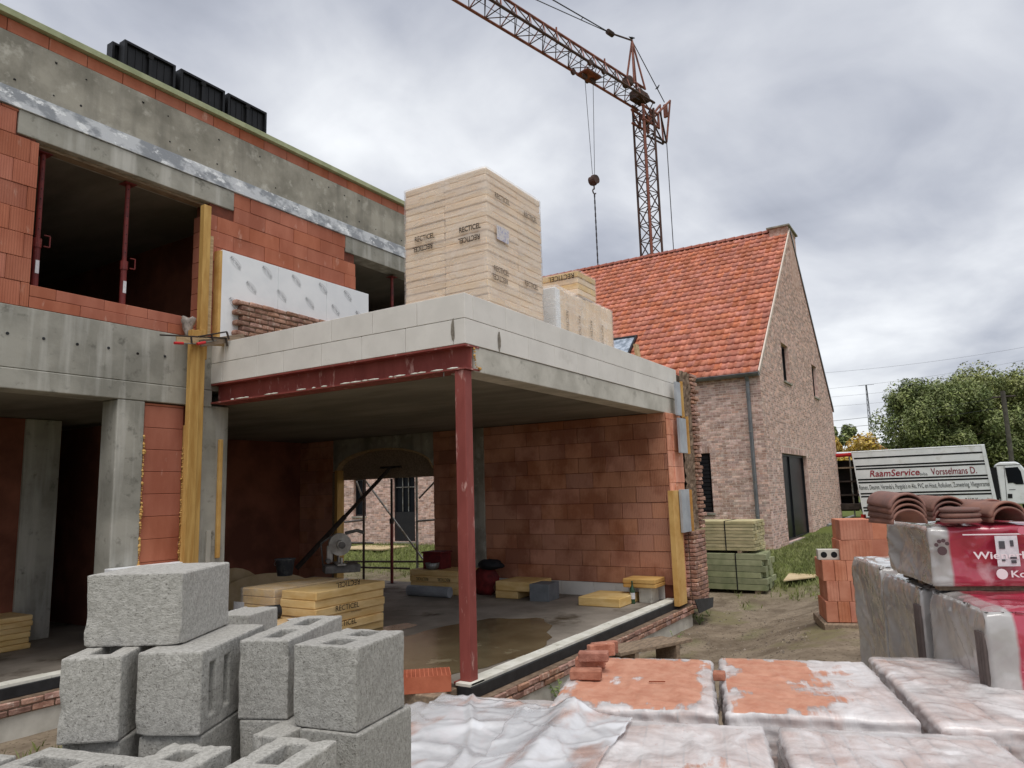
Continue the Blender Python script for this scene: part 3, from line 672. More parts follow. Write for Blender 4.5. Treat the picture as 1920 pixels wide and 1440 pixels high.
def opening(name, P, h, mull, sill=True, dpt=.13):
    f = MB(); a0, a1, z0, z1 = h; fr = .06
    def bx_(u0, u1, w0, w1, d0, d1):
        p, q = P(u0, w0, d0), P(u1, w1, d1); f.box(min(p[0], q[0]), max(p[0], q[0]), min(p[1], q[1]), max(p[1], q[1]), w0, w1)
    bx_(a0, a0+fr, z0, z1, dpt-.03, dpt+.04); bx_(a1-fr, a1, z0, z1, dpt-.03, dpt+.04); bx_(a0+fr, a1-fr, z0, z0+fr, dpt-.03, dpt+.04); bx_(a0+fr, a1-fr, z1-fr, z1, dpt-.03, dpt+.04)
    for k in mull: bx_(a0+(a1-a0)*k-.035, a0+(a1-a0)*k+.035, z0+fr, z1-fr, dpt-.028, dpt+.04)
    o = f.build(name, BLACKF, BH)
    ks = [0]+list(mull)+[1]
    for u, w in zip(ks[:-1], ks[1:]):
        p, q = P(a0+(a1-a0)*u+.05, z0+.05, dpt+.012), P(a0+(a1-a0)*w-.05, z1-.05, dpt+.022)
        MB().box(min(p[0], q[0]), max(p[0], q[0]), min(p[1], q[1]), max(p[1], q[1]), z0+.05, z1-.05).build('pane', GLASS, o)
    if sill:
        p, q = P(a0-.04, z0-.05, -.06), P(a1+.04, z0, .12); MB().box(min(p[0], q[0]), max(p[0], q[0]), min(p[1], q[1]), max(p[1], q[1]), z0-.055, z0-.002).build('sill', CONC2, o)
    return o
for h in GO[:2]: opening('window', PG, h, ())
d_ = opening('sliding_door', PG, GO[2], (.42,)); box('door_step', 21.1, 24.95, HY-.32, HY-.07, -.1, .07, CONC2, BH, .01)
w_ = opening('window', PL, LO[0], ())
for k in range(14): box('blind_slat', HX+.085, HX+.10, 5.87, 6.88, 1.07+k*.104, 1.155+k*.104, BLACKF, w_)
dd = opening('back_door', PL, LO[1], ()); box('door_panel', HX+.10, HX+.13, 16.0, 16.85, .2, 1.12, BLACKF, dd)
for k in (.35, .65): box('glazing_bar', HX+.10, HX+.125, 15.99+.86*k-.012, 15.99+.86*k+.012, 1.14, 2.3, GALV, dd)
box('glazing_bar', HX+.10, HX+.125, 16.0, 16.85, 1.95, 1.975, GALV, dd)
opening('window', PL, LO[2], ())
# roof with separate pantiles
ev = Vector((RX-HX+.14, 0, RZ-EZ+.04)); slen = ev.length; sv = ev.normalized(); nv = Vector((-sv.z, 0, sv.x)); RO = Vector((HX-.14, HY-.0, EZ-.04))
ROOF = MB().prism([RO+nv*-.05, RO+nv*.0, RO+sv*slen+nv*0, RO+sv*slen-nv*.05], (0, HY2-HY, 0)).build('roof', mat('roof_under', S(70, 50, 44)), BH)
MB().prism([(RX, HY, RZ-.02), (RX, HY, RZ-.1), (HX2+.12, HY, EZ-.12), (HX2+.12, HY, EZ-.04)], (0, HY2-HY, 0)).build('rear_slope', TILE, ROOF)
tw, tl = .2, .30; prof = [(0, .012), (.03, .034), (.058, .020), (.085, .004), (.13, .0), (.17, .006), (.198, .014)]
def tile_geo(off, row):
    """one pantile: curved pan, lapping lip at its lower edge"""
    vs = []; n = len(prof)
    for d, lift in ((0, .056), (tl+.05, .010)):
        for y_, h in prof: vs.append(RO+sv*(row*tl+d)+Y*(off+y_)+nv*(h+lift))
    for y_, h in prof: vs.append(RO+sv*(row*tl+.002)+Y*(off+y_)+nv*(h+.012))
    return vs, [(i, i+1, n+i+1, n+i) for i in range(n-1)]+[(2*n+i, 2*n+i+1, i+1, i) for i in range(n-1)]+[(0, n, 2*n)]
me = None; cnt = 0; tm = MB(); nrows = int(slen/tl); ncol = int((HY2-HY)/tw)
v0, f0 = tile_geo(0, 0); base = bpy.data.meshes.new('tile'); base.from_pydata([v-RO for v in v0], [], f0); base.materials.append(TILE); base.polygons.foreach_set('use_smooth', [True]*len(base.polygons))
for r_ in range(nrows):
    for c_ in range(ncol):
        jit = random.uniform(-.004, .004)
        if r_ < 12 and c_ < 25:
            o = bpy.data.objects.new('tile', base); link(o, ROOF); o.location = RO+sv*(r_*tl)+Y*(c_*tw+.02)+nv*jit
        else:
            v_, f_ = tile_geo(c_*tw+.02, r_); tm.add([p+nv*jit for p in v_], f_)
o = tm.build('tiles', TILE, ROOF, smooth=True); o['kind'] = 'stuff'
k = 0; y_ = HY-.02
while y_ < HY2:
    mbr = MB(); n = 7
    for q, rr_ in ((0, .135), (.30, .115)):
        for i in range(n):
            t = math.pi*i/(n-1); mbr.v.append((RX+rr_*math.cos(t), y_+q, RZ+.0+rr_*math.sin(t)))
    mbr.f = [(i, i+1, n+i+1, n+i) for i in range(n-1)]+[tuple(range(n))]
    mbr.build('ridge_tile', TILED, ROOF); y_ += .31
verge = MB().prism([RO+nv*.0, RO+nv*.075, RO+sv*(slen-.02)+nv*.075, RO+sv*(slen-.02)], (0, .03, 0)); verge.v = [(a, b-.035, c) for a, b, c in verge.v]; verge.build('verge', HMO, ROOF)
vr = MB().prism([(RX, HY-.035, RZ+.02), (RX, HY-.035, RZ-.08), (HX2+.12, HY-.035, EZ-.14), (HX2+.12, HY-.035, EZ-.02)], (0, .03, 0)); vr.build('verge', ZINC, ROOF)
gut = MB(); n = 9
for y_ in (HY-.02, HY2):
    for i in range(n): t = math.pi+math.pi*i/(n-1); gut.v.append((HX-.16+.075*math.cos(t), y_, EZ-.03+.085*math.sin(t)))
gut.f = [(i, i+1, n+i+1, n+i) for i in range(n-1)]+[tuple(range(n))]
gut.build('gutter', ZINC, BH); rod('gutter_bead', (HX-.235, HY-.02, EZ-.03), (HX-.235, HY2, EZ-.03), .012, ZINC, BH)
dpy = 4.66
rod('downpipe', (HX-.08, dpy, EZ-.2), (HX-.08, dpy, .0), .05, ZINC, BH, 12); rod('downpipe', (HX-.15, dpy, EZ-.08), (HX-.08, dpy, EZ-.22), .05, ZINC, BH, 12)
for z in (4.2, 3.05, 1.75, .9): rod('pipe_clip', (HX-.08, dpy, z), (HX-.08, dpy, z+.03), .056, GALV, BH, 12)
chm = MB().box(RX-.30, RX+.95, HY-.002, HY+.60, RZ-2.0, RZ+.02).build('chimney', HBR, BH)
for r_ in range(30):
    for k in range(7): 
        x0_ = RX-.355+(k*.2)-(.1 if r_ % 2 else 0)
        u, w = max(x0_, RX-.355), min(x0_+.188, RX+1.0)
        zz_ = RZ-1.8+r_*.0625
        if w-u > .04 and (r_ > 27): piece('brick', ((u+w)/2, HY-.006, zz_+.02), (w-u, .011, .05), HBR, chm, bev=0)
box('chimney_cap', RX-.40, RX+1.06, HY-.08, HY+.68, RZ+.02, RZ+.08, CONC2, chm, .01)
# roof window on the slope
def on_roof(px, py): return hitp(px, py, RO, nv)
c1 = on_roof(1197, 634); s_y = c1.y; d0 = (c1-RO).dot(sv)
SKY = MB()
for (y0_, y1_, a0_, a1_) in ((0, .06, -1.2, 0), (.95, 1.01, -1.2, 0), (.06, .95, -.07, 0), (.06, .95, -1.2, -1.13)):
    SKY.obox(RO+sv*(d0+(a0_+a1_)/2)+Y*(s_y-HY+(y0_+y1_)/2)+nv*.09, sv*(a1_-a0_), Y*(y1_-y0_), nv*.08)
skw = SKY.build('roof_window', BLACKF, ROOF)
MB().obox(RO+sv*(d0-.6)+Y*(s_y-HY+.5)+nv*.09, sv*1.06, Y*.89, nv*.02).build('pane', mat('sky_glass', S(190, 200, 212), S(120, 130, 142), 6, 5, .08, spec=.8), skw)

# ------------------------------------------------------------------ truck
TXP = 31.0
TL, TR_, BLc = hit(1596, 848, 0, TXP), hit(1846, 834.5, 0, TXP), hit(1622, 985, 0, TXP)
TRK = thing('glass_truck', 'white flatbed truck with lettered display panel and pale cab parked beside the brick house', 'truck', (TXP, 1, .25))
tr_, td_ = TR_-TL, BLc-TL
pan = MB().prism([TL, TL+tr_, TL+tr_+td_, TL+td_], (.12, 0, 0)).build('display_panel', WHITEP, TRK, bevel=.01)
for t in (.09, .2, .238, .383, .423, .574, .614, .764, .803, .905, .972):
    a = TL+td_*t+tr_*.012-X*.004; h_ = td_*.011
    MB().prism([a-h_, a-h_+tr_*.965, a+h_+tr_*.965, a+h_], (.003, 0, 0)).build('stripe', INKB, pan)
rt_u, up_u = tr_.normalized(), (-td_).normalized(); ph = td_.length; pw = tr_.length
def ptext(s, u, t, h, w, m, shear=0, off=.0): text(s, TL+tr_*u+td_*t-X*.006, rt_u, up_u, h*ph, m, pan, width=w*pw, shear=shear, off=off)
ptext('RaamService', .305, .305, .085, .385, REDP, .25, .012); ptext('bvba', .525, .335, .04, .055, INKG)
ptext('Vorsselmans D.', .745, .31, .085, .325, mat('maroon_letter', S(128, 26, 46)), 0, .008)
ptext("Ramen, Deuren, Veranda's, Pergola's in Alu, PVC en Hout, Rolluiken, Zonwering, Vliegenramen", .497, .497, .062, .97, INKB)
ptext('014/85.12', .155, .69, .06, .15, INKB, 0, .006); ptext('www', .46, .69, .05, .10, INKB); ptext('2460 Kasterlee', .88, .69, .055, .19, INKB, 0, .006)
rod('rail', TL+X*.02-td_*.0, TR_+X*.02, .03, WHITEP, TRK); 
for k in range(9): p = TL+tr_*(.05+k*.112)-td_*.02; rod('hook', p, p+Z*.06, .012, DARKM, pan)
pp = TL+tr_*.985
MB().prism([TL+tr_*.975-X*.02, TL+tr_-X*.02, TL+tr_+td_-X*.02, TL+tr_*.975+td_-X*.02], (.12, 0, 0)).build('panel_post', WHITEP, TRK)
# glass rack behind the panel (seen past the house corner)
for k, t in enumerate((.02, .22, .42, .62, .82, 1.0)):
    a = TL+td_*t*.95+X*.35; MB().obox(a+Vector((.8, .75, 0)), (1.8, 0, 0), (0, 2.2, 0), (0, 0, .06)).build('rack_shelf', WOODG if k in (4, 1) else DARKM, TRK)
for yy in (.12, .7, 1.6):
    a = TL+X*.3+Y*yy; rod('rack_post', a, Vector((a.x, a.y, .35)), .03, GALV, TRK)
rod('red_rail', TL+Vector((.1, .0, -.08)), TL+Vector((.1, 1.9, -.16)), .07, mat('red_rail', S(176, 40, 44)), TRK); rod('red_rail', TL+Vector((1.4, .1, .02)), TL+Vector((.1, 1.6, .0)), .05, WHITEP, TRK)
box('rack_back', TXP+.9, TXP+1.0, TL.y+.02, TL.y+1.95, .55, 2.55, mat('rack_dark', S(44, 40, 37), S(62, 54, 48), 3), TRK); box('chassis', TXP+.1, TXP+1.9, TR_.y-.5, TL.y+1.8, .62, .86, DARKM, TRK, .02)
box('tail_light', TXP+.0, TXP+.1, TL.y-.30, TL.y-.12, .28, .45, mat('tail_red', S(170, 40, 40), rough=.3), TRK)
def P31(px, py): return hit(px, py, 0, TXP+.05)
cabp = [P31(1866, 872), P31(1873, 866.5), P31(1905, 865.5), P31(1913, 870)]
y_f = cabp[3].y-.55; zb = .75
cabp += [Vector((TXP+.05, y_f+.1, cabp[3].z-.75)), Vector((TXP+.05, y_f-.1, 1.25)), Vector((TXP+.05, y_f-.1, zb)), Vector((TXP+.05, cabp[0].y-.05, zb))]
cab_ = MB().prism(cabp, (2.1, 0, 0)).build('cab', WHITEP, TRK, bevel=.05, seg=3)
def cpoly(name, pts, m, d=.006): MB().prism([P31(*p)-X*d for p in pts], (.01, 0, 0)).build(name, m, cab_)
cpoly('side_window', [(1884, 877), (1908, 875.5), (1914, 884), (1920, 908), (1905, 908), (1899, 905), (1890, 906)], GLASS, .012)
cpoly('door_handle', [(1889.5, 926), (1898, 926), (1898.5, 934), (1890, 934)], INKB, .012)
cpoly('door_gap', [(1882, 874), (1883, 874), (1890.5, 960), (1889.5, 960)], INKG); cpoly('roof_seam', [(1868, 872.5), (1914, 870.3), (1914, 871.3), (1868, 873.5)], INKB)
cpoly('lettering', [(1892, 917.6), (1904, 917.2), (1904, 918.4), (1892, 918.8)], INKG)
MB().prism([P31(1856, 877), P31(1868, 876), P31(1877, 935), P31(1870, 935)], (1.6, 0, 0)).build('dark_gap', INKB, TRK)  # black filler standing in for the shaded gap between panel and cab
for yy in (y_f+.1, TL.y-.6):
    for xx in (TXP+.15, TXP+1.85):
        w = bpy.data.objects.new('wheel', MB().cyl((xx-.14, yy, .70), (xx+.14, yy, .70), .46, .46, 24).mesh('wheel', RUBBER)); link(w, TRK); rod('rim', (xx-.15, yy, .70), (xx+.15, yy, .70), .25, GALV, w, 16)
# trailer drawbar seen at the gable foot
rod('tow_frame', hit(1552, 985, 0, 17.2), hit(1600, 967, 0, 22), .03, GALV, None)
tag(bpy.data.objects['tow_frame'], 'thin galvanised bar leaning by the gable foot near the truck', 'bar')

# ------------------------------------------------------------------ crane
T0 = Vector((32.0, 11.75, 0)); va = R_(68)
CR = thing('tower_crane', 'rust red lattice tower crane rising behind the orange tiled roof', 'crane', (T0.x, T0.y, 0))
e1 = Vector((math.sin(va), math.cos(va), 0)); e2 = Vector((e1.y, -e1.x, 0)); rad = .50
cor = [T0+e1*-rad, T0+e2*rad, T0+e1*rad, T0-e2*rad]
def proj(p):
    d = Vector(p)-CAM; return 960+FOC*d.dot(RT)/d.dot(fw), 720-FOC*d.dot(UP)/d.dot(fw)
def zat(x, y, py):
    lo, hi = -5, 60
    for _ in range(50):
        m = (lo+hi)/2
        if proj((x, y, m))[1] > py: lo = m
        else: hi = m
    return lo
ZT = zat(T0.x, T0.y, 205)
mast = MB().box(T0.x-1.6, T0.x+1.6, T0.y-1.6, T0.y+1.6, .0, .9).build('crane_base', CRANED, CR, bevel=.03)
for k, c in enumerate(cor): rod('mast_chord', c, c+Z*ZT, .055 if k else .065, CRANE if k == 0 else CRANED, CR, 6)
z = .9; i = 0; st = .78
while z < ZT-.2:
    for k in range(4):
        a, b = cor[k], cor[(k+1) % 4]
        if z < 6 and k in (1, 2): continue
        rod('mast_brace', (a if i % 2 else b)+Z*z, (b if i % 2 else a)+Z*(z+st), .028, CRANED, CR, 4); rod('mast_brace', a+Z*z, b+Z*z, .024, CRANED, CR, 4)
    z += st; i += 1
# jib
Zj = ZT+.25
pA = Vector((T0.x, T0.y, Zj)); pB = hit(896, 6, 2, Zj); jd = (pB-pA); jd.z = 0; JL = jd.length+9; jd.normalize(); js = jd.cross(Z)
jr = .48; jh = .95
def J(t, s, h): return pA+jd*t+js*s*jr+Z*h*jh
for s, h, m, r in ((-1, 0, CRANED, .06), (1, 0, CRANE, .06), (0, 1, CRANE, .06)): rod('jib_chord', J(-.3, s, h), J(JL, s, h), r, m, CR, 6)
t = 0; i = 0; st = .85
while t < JL-st:
    for s in (-1, 1):
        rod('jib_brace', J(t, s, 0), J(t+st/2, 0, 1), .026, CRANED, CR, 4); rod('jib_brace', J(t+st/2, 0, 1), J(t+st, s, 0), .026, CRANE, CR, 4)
    rod('jib_brace', J(t, -1, 0), J(t, 1, 0), .022, CRANED, CR, 4); rod('jib_brace', J(t, -1 if i % 2 else 1, 0), J(t+st, 1 if i % 2 else -1, 0), .02, CRANED, CR, 4)
    if i % 4 == 3: rod('jib_stud', J(t+st/2, 0, 1), J(t+st/2, 0, 1.22), .04, CRANE, CR, 6)
    t += st; i += 1
JN = jd.cross(Z).normalized()
def JP(px, py): return hitp(px, py, pA, JN)
AP = JP(1185, 76)
for q in (JP(1181, 160), JP(1202, 172)): 
    for s in (-.25, .25): rod('a_frame_leg', AP, q+JN*s, .05, CRANE, CR, 6)
MB().obox(J(.3, 0, .3), jd*.8, js*.6, Z*.45).build('winch_housing', CRANED, CR, bevel=.05); MB().obox(J(1.2, 0, .75), jd*.35, js*.5, Z*.5).build('winch_drum', CRANED, CR, bevel=.1)
for q in (-.85, -.15):
    for h in (-1.1, -.35):
        for s in (-.4, .4): rod('slewing_frame', J(q, s*1.6, h), J(q+.7, s*1.6, h+.0), .06, CRANE, CR, 6)
    for s in (-.4, .4): rod('slewing_frame', J(q, s*1.6, -1.15), J(q, s*1.6, -.3), .06, CRANE, CR, 6); rod('slewing_frame', J(q, s*1.6, -1.1), J(q+.7, s*1.6, -.35), .045, CRANE, CR, 6)
MB().obox(J(-.4, 0, -.7), jd*.45, js*.4, Z*.35).build('slewing_motor', CRANED, CR, bevel=.06)
rod('winch_motor', J(-.1, -.5, .3), J(-.1, .6, .3), .22, CRANED, CR, 12)
for s in (-.3, .3):
    rod('back_strut', J(-.6, s, -.6), JP(1247, 193)+JN*s, .06, CRANE, CR, 6)
    rod('back_strut', JP(1247, 193)+JN*s, JP(1247, 268)+JN*s*.3, .05, CRANE, CR, 6)
    rod('back_strut', J(-.45, s, -1.5), JP(1246, 269)+JN*s*.3, .055, CRANED, CR, 6); rod('back_strut', JP(1228, 214)+JN*s, JP(1247, 268)+JN*s*.3, .045, CRANED, CR, 6)
MB().obox(JP(1248, 208), Z*.7, jd*.12, js*.2).build('cylinder_box', CRANE, CR)
rod('tie_rope', AP, JP(1246, 192), .025, CABLE, CR, 5)
pk = JP(1144, 62); rod('tie_bar', AP, pk, .045, CRANED, CR, 5); rod('tie_shackle', pk-jd*.2, pk+jd*.2, .13, CRANED, CR, 8)
far1, far2 = JP(975, -14), JP(985, -30)
p1, p2 = far1+(far1-pk)*.6, far2+(far2-pk)*.6
rod('tie_rope', pk, p1, .022, CABLE, CR, 5); rod('tie_rope', pk, p2, .03, CABLE, CR, 5)
for f in (.22, .55, .8): rod('rope_spacer', pk.lerp(p1, f), pk.lerp(p2, f), .02, CABLE, CR, 4)
bx2 = JP(1250, 268); rod('hoist_rope', bx2, Vector((bx2.x, bx2.y, 1)), .022, CABLE, CR, 5)
rod('trolley_rope', J(1, -1.0, -.35), J(JL, -1.0, -.45), .012, CABLE, CR, 4)
# trolley, hook block and chain
tt = 0
while proj(J(tt, 0, 0))[0] > 1104: tt += .02
MB().obox(J(tt, 0, -.22), jd*1.0, js*.7, Z*.10).build('trolley', CRANE, CR, bevel=.04)
for a in (-.5, .5):
    for s in (-1, 1): rod('trolley_wheel', J(tt+a, s-.12*s, -.02), J(tt+a, s+.12*s, -.02), .14, CRANED, CR, 12)
    rod('sheave', J(tt+a*.6, -.08, -.35), J(tt+a*.6, .08, -.35), .17, CRANED, CR, 14)
hc = J(tt, 0, 0); hz = zat(hc.x, hc.y, 338)
for a in (-.3, .3): rod('hoist_rope', J(tt+a, 0, -.4), Vector((hc.x, hc.y, hz+.25))+jd*a*.25, .012, CABLE, CR, 4)
hb_ = MB().obox((hc.x, hc.y, hz), jd*.2, js*.26, Z*.5).build('hook_block', CRANED, CR, bevel=.08)
rod('sheave', Vector((hc.x, hc.y, hz))-js*.17, Vector((hc.x, hc.y, hz))+js*.17, .20, CRANED, CR, 14)
hk = MB(); pts = [Vector((hc.x, hc.y, hz-.25)), Vector((hc.x, hc.y, hz-.42))]+[Vector((hc.x, hc.y, hz-.52))+jd*.11*math.sin(R_(a))+Z*.11*math.cos(R_(a)) for a in range(0, 250, 30)]
hk.tube(pts, .03, 6).build('hook', CRANED, CR)
z1_ = zat(hc.x, hc.y, 498); zz_ = hz-.62; k = 0
while zz_ > z1_:
    rod('chain_link', (hc.x, hc.y, zz_), (hc.x, hc.y, zz_-.16), .028 if k % 2 else .036, CABLE, CR, 6); zz_ -= .15; k += 1
# two birds sitting on the crane
def bird(p, d, label):
    mb = MB(); p = Vector(p); d = Vector(d).normalized(); rings = [(-.26, .012, .02), (-.15, .035, .03), (-.03, .07, .05), (.07, .06, .075), (.13, .04, .12), (.17, .045, .15), (.21, .02, .15), (.26, .004, .14)]
    sd_ = d.cross(Z); n = 8
    for a, r, h in rings:
        for i in range(n): t = 2*math.pi*i/n; mb.v.append(p+d*a+sd_*r*math.cos(t)+Z*(h+r*math.sin(t)+.05))
    mb.f = [(j*n+i, j*n+(i+1) % n, (j+1)*n+(i+1) % n, (j+1)*n+i) for j in range(len(rings)-1) for i in range(n)]+[tuple(range(n)), tuple(range((len(rings)-1)*n, len(rings)*n))]
    o = mb.build('bird', BLACKP, None, smooth=True); tag(o, label, 'bird')
    for s in (-.02, .02): rod('leg', p+sd_*s+Z*.06, p+sd_*s, .008, BLACKP, o, 4)
bird(AP+Z*.02, jd*-1, 'black bird perched on the peak of the crane frame')
bird(JP(1233, 168), (jd*-1+Z*.6), 'black bird clinging to the sloping back rope of the crane')
# ------------------------------------------------------------------ props, post and small things on the front
def film_mat(name, tint=(.9, .9, .9), lo=.10, hi=.5, scale=5, rough=.18, stretch=(1, 1, 1)):
    m = bpy.data.materials.new(name); m.use_nodes = True; t = m.node_tree; N = t.nodes; LL = t.links.new; b = N['Principled BSDF']; b.inputs['Base Color'].default_value = (*tint, 1); b.inputs['Roughness'].default_value = rough; b.inputs['Specular IOR Level'].default_value = .5
    g = N.new('ShaderNodeNewGeometry'); mp_ = N.new('ShaderNodeMapping'); mp_.inputs['Scale'].default_value = stretch; LL(g.outputs['Position'], mp_.inputs[0])
    n = N.new('ShaderNodeTexNoise'); n.inputs['Scale'].default_value = scale; n.inputs['Detail'].default_value = 7; n.inputs['Roughness'].default_value = .6; n.inputs['Distortion'].default_value = .6; LL(mp_.outputs[0], n.inputs['Vector'])
    r = N.new('ShaderNodeMapRange'); r.inputs['From Min'].default_value = .35; r.inputs['From Max'].default_value = .7; r.inputs['To Min'].default_value = lo; r.inputs['To Max'].default_value = hi; LL(n.outputs['Fac'], r.inputs['Value'])
    tr = N.new('ShaderNodeBsdfTransparent'); mx_ = N.new('ShaderNodeMixShader'); LL(r.outputs[0], mx_.inputs[0]); LL(tr.outputs[0], mx_.inputs[1]); LL(b.outputs[0], mx_.inputs[2]); LL(mx_.outputs[0], N['Material Output'].inputs[0])
    bp = N.new('ShaderNodeBump'); bp.inputs['Strength'].default_value = .7; bp.inputs['Distance'].default_value = .02; LL(n.outputs['Fac'], bp.inputs['Height']); LL(bp.outputs[0], b.inputs['Normal']); return m
FILM = film_mat('stretch_film', (.92, .89, .86), .14, .46, 3, .18, (1, 1, 3.5))
FILMC = film_mat('clear_film', (.85, .86, .88), .04, .25, 6, .15)
STEELP = mat('prop_paint', S(120, 50, 46), S(96, 42, 42), 8, 6, .5, c3=(S(160, 110, 100), 14, .62, .72))
def prop(pt, pb, y, label):
    a, b = hit(*pb, 1, y), hit(*pt, 1, y); z0, z1 = 3.668, 5.408; t = thing('steel_prop', label, 'prop', (a.x, y, z0), 'steel props in the upper openings'); x_ = a.x
    rod('lower_tube', (x_, y, z0+.008), (x_, y, z0+.75), .034, STEELP, t, 12); rod('upper_tube', (x_, y, z0+.75), (x_, y, z1-.008), .026, STEELP, t, 12)
    rod('collar', (x_, y, z0+.70), (x_, y, z0+.80), .042, STEELP, t, 12)
    box('base_plate', x_-.06, x_+.06, y-.06, y+.06, z0, z0+.008, STEELP, t); box('head_plate', x_-.07, x_+.07, y-.07, y+.07, z1-.008, z1, STEELP, t)
    MB().tube([Vector((x_+.045, y-.04, z0+.72)), Vector((x_+.1, y-.05, z0+.72)), Vector((x_+.1, y-.05, z0+.84)), Vector((x_+.045, y-.04, z0+.84))], .007, 6).build('pin_handle', STEELP, t)
    for k in range(8): rod('pin_hole', (x_-.005, y-.0265, z0+.9+k*.11), (x_-.005, y-.02, z0+.9+k*.11), .007, INKB, t, 6)
    box('sticker', x_-.018, x_+.018, y-.0365, y-.033, z0+.42, z0+.56, LETT, t)
prop((241, 335), (229, 566), 8.02, 'red steel prop standing free in the wide upper opening')
prop((80, 280), (64, 536), 8.0, 'red steel prop against the left jamb of the wide upper opening')
prop((735, 508), (735, 560), 8.05, 'red steel prop in the small opening beside the wrapped insulation')
# timber post with clamped planks
PT = thing('timber_post', 'tall yellow timber post set up where extension meets the main front', 'post', (5.28, 7.62, 0))
a = hit(359, 660, 1, 7.62).x; b = hit(341, 1045, 1, 7.62).x; c_ = hit(389, 660, 1, 7.62).x-a
MB().box(a, a+.125, 7.62, 7.70, 0, 3.72).build('lower_beam', WOODY, PT, bevel=.006); MB().box(a+.127, a+.20, 7.64, 7.74, .9, 3.75).build('lower_beam', WOODY, PT, bevel=.006)
u0 = hit(377, 600, 1, 7.70).x; MB().box(u0, u0+.10, 7.705, 7.79, 3.4, hit(392, 385, 1, 7.70).z).build('upper_beam', WOODY, PT, bevel=.006); MB().box(u0+.102, u0+.16, 7.73, 7.80, 3.72, hit(392, 440, 1, 7.72).z).build('upper_beam', WOOD, PT, bevel=.004)
PK = []
for (p0, p1, y, w, lab) in (((331, 636), (420, 643), 7.585, .10, 'short pale plank clamped across the yellow post, towards the street front'), ((375, 644), (457, 632), 7.53, .12, 'short brown plank clamped across the yellow post, over the extension edge')):
    q0, q1 = hit(*p0, 1, y), hit(*p1, 1, y); d = q1-q0
    o = MB().obox((q0+q1)/2, d, (0, .03, 0), d.cross(Y).normalized()*.085).build('plank', WOOD if y > 7.55 else WOODG, None, bevel=.004); tag(o, lab, 'plank')
def clamp(p0, p1, y, label):
    q0, q1 = hit(*p0, 1, y), hit(*p1, 1, y); d = (q1-q0).normalized(); up_ = Z-d*d.z; t = thing('bar_clamp', label, 'clamp', q0, 'clamps on the timber post')
    rod('bar', q0, q1, .009, DARKM, t, 6); rod('fixed_jaw', q1, q1+up_*-.1+Y*-.01, .012, DARKM, t, 6); m_ = q0.lerp(q1, .45); rod('sliding_jaw', m_, m_-up_*.09, .012, DARKM, t, 6)
    rod('screw', m_-up_*.085-d*.13, m_-up_*.085+d*.05, .007, GALV, t, 6); rod('handle', m_-up_*.085-d*.22, m_-up_*.085-d*.11, .017, mat('clamp_red', S(196, 48, 52), rough=.4), t, 10)
clamp((300, 628), (424, 634), 7.50, 'steel bar clamp with red grip reaching over the street front'); clamp((372, 631), (425, 622), 7.47, 'smaller steel bar clamp with red grip above the brown plank')
rg = MB(); rc = hit(353, 596, 1, 7.74)
for j in range(9):
    for i in range(10):
        t = 2*math.pi*i/10; w = .085*(1-.6*(j/8)**1.5)*(1+.25*math.sin(i*2.3+j)); rg.v.append((rc.x+w*math.cos(t), rc.y+.05*math.sin(t)*(1-.4*j/8), rc.z-.22*j/8+.02*math.sin(i*1.7)))
rg.f = [(j*10+i, j*10+(i+1) % 10, (j+1)*10+(i+1) % 10, (j+1)*10+i) for j in range(8) for i in range(10)]+[tuple(range(10)), tuple(range(80, 90))]
tag(rg.build('plastic_bag', mat('bag_grey', S(168, 158, 150), S(120, 112, 106), 18, 5, .6), None, smooth=True), 'crumpled grey bag hanging over the brick sill beside the post', 'bag')
# black crates lying on the roof edge
CG = 'black slotted crates on the roof edge'
for k, (x0_, x1_) in enumerate(((4.31, 4.96), (5.03, 5.67), (5.72, 6.35))):
    for q in range(2):
        CRB = mat('crate_black', S(15, 15, 17), S(24, 24, 26), 5, 4, .45); t = thing('black_crate', ('front' if q == 0 else 'rear')+' black crate in the '+('pair above the wide opening', 'middle pair on the roof edge', 'pair above the brick panel')[k], 'crate', (x0_, YF+.03+q*.15, 6.716), CG)
        y0_ = YF+.03+q*.15; d = -.06*q
        box('back_panel', x0_+d, x1_+d, y0_+.035, y0_+.12, 6.717, 7.075, CRB, t, .004)
        for a0, a1, b0, b1 in ((x0_, x1_, 6.717, 6.745), (x0_, x1_, 7.047, 7.075), (x0_, x0_+.03, 6.746, 7.046), (x1_-.03, x1_, 6.746, 7.046), ((x0_+x1_)/2-.02, (x0_+x1_)/2+.02, 6.746, 7.046)): box('rim', a0+d, a1+d, y0_, y0_+.034, b0, b1, CRB, t)
        for s in range(6):
            xs_ = x0_+.05+s*(x1_-x0_-.1)/6; box('rib', xs_+d+.01, xs_+d+.02, y0_+.028, y0_+.034, 6.746, 7.046, CRB, t)
        rod('boss', ((x0_+x1_)/2+d, y0_-.004, 7.02), ((x0_+x1_)/2+d, y0_+.03, 7.02), .035, INKB, t, 12)
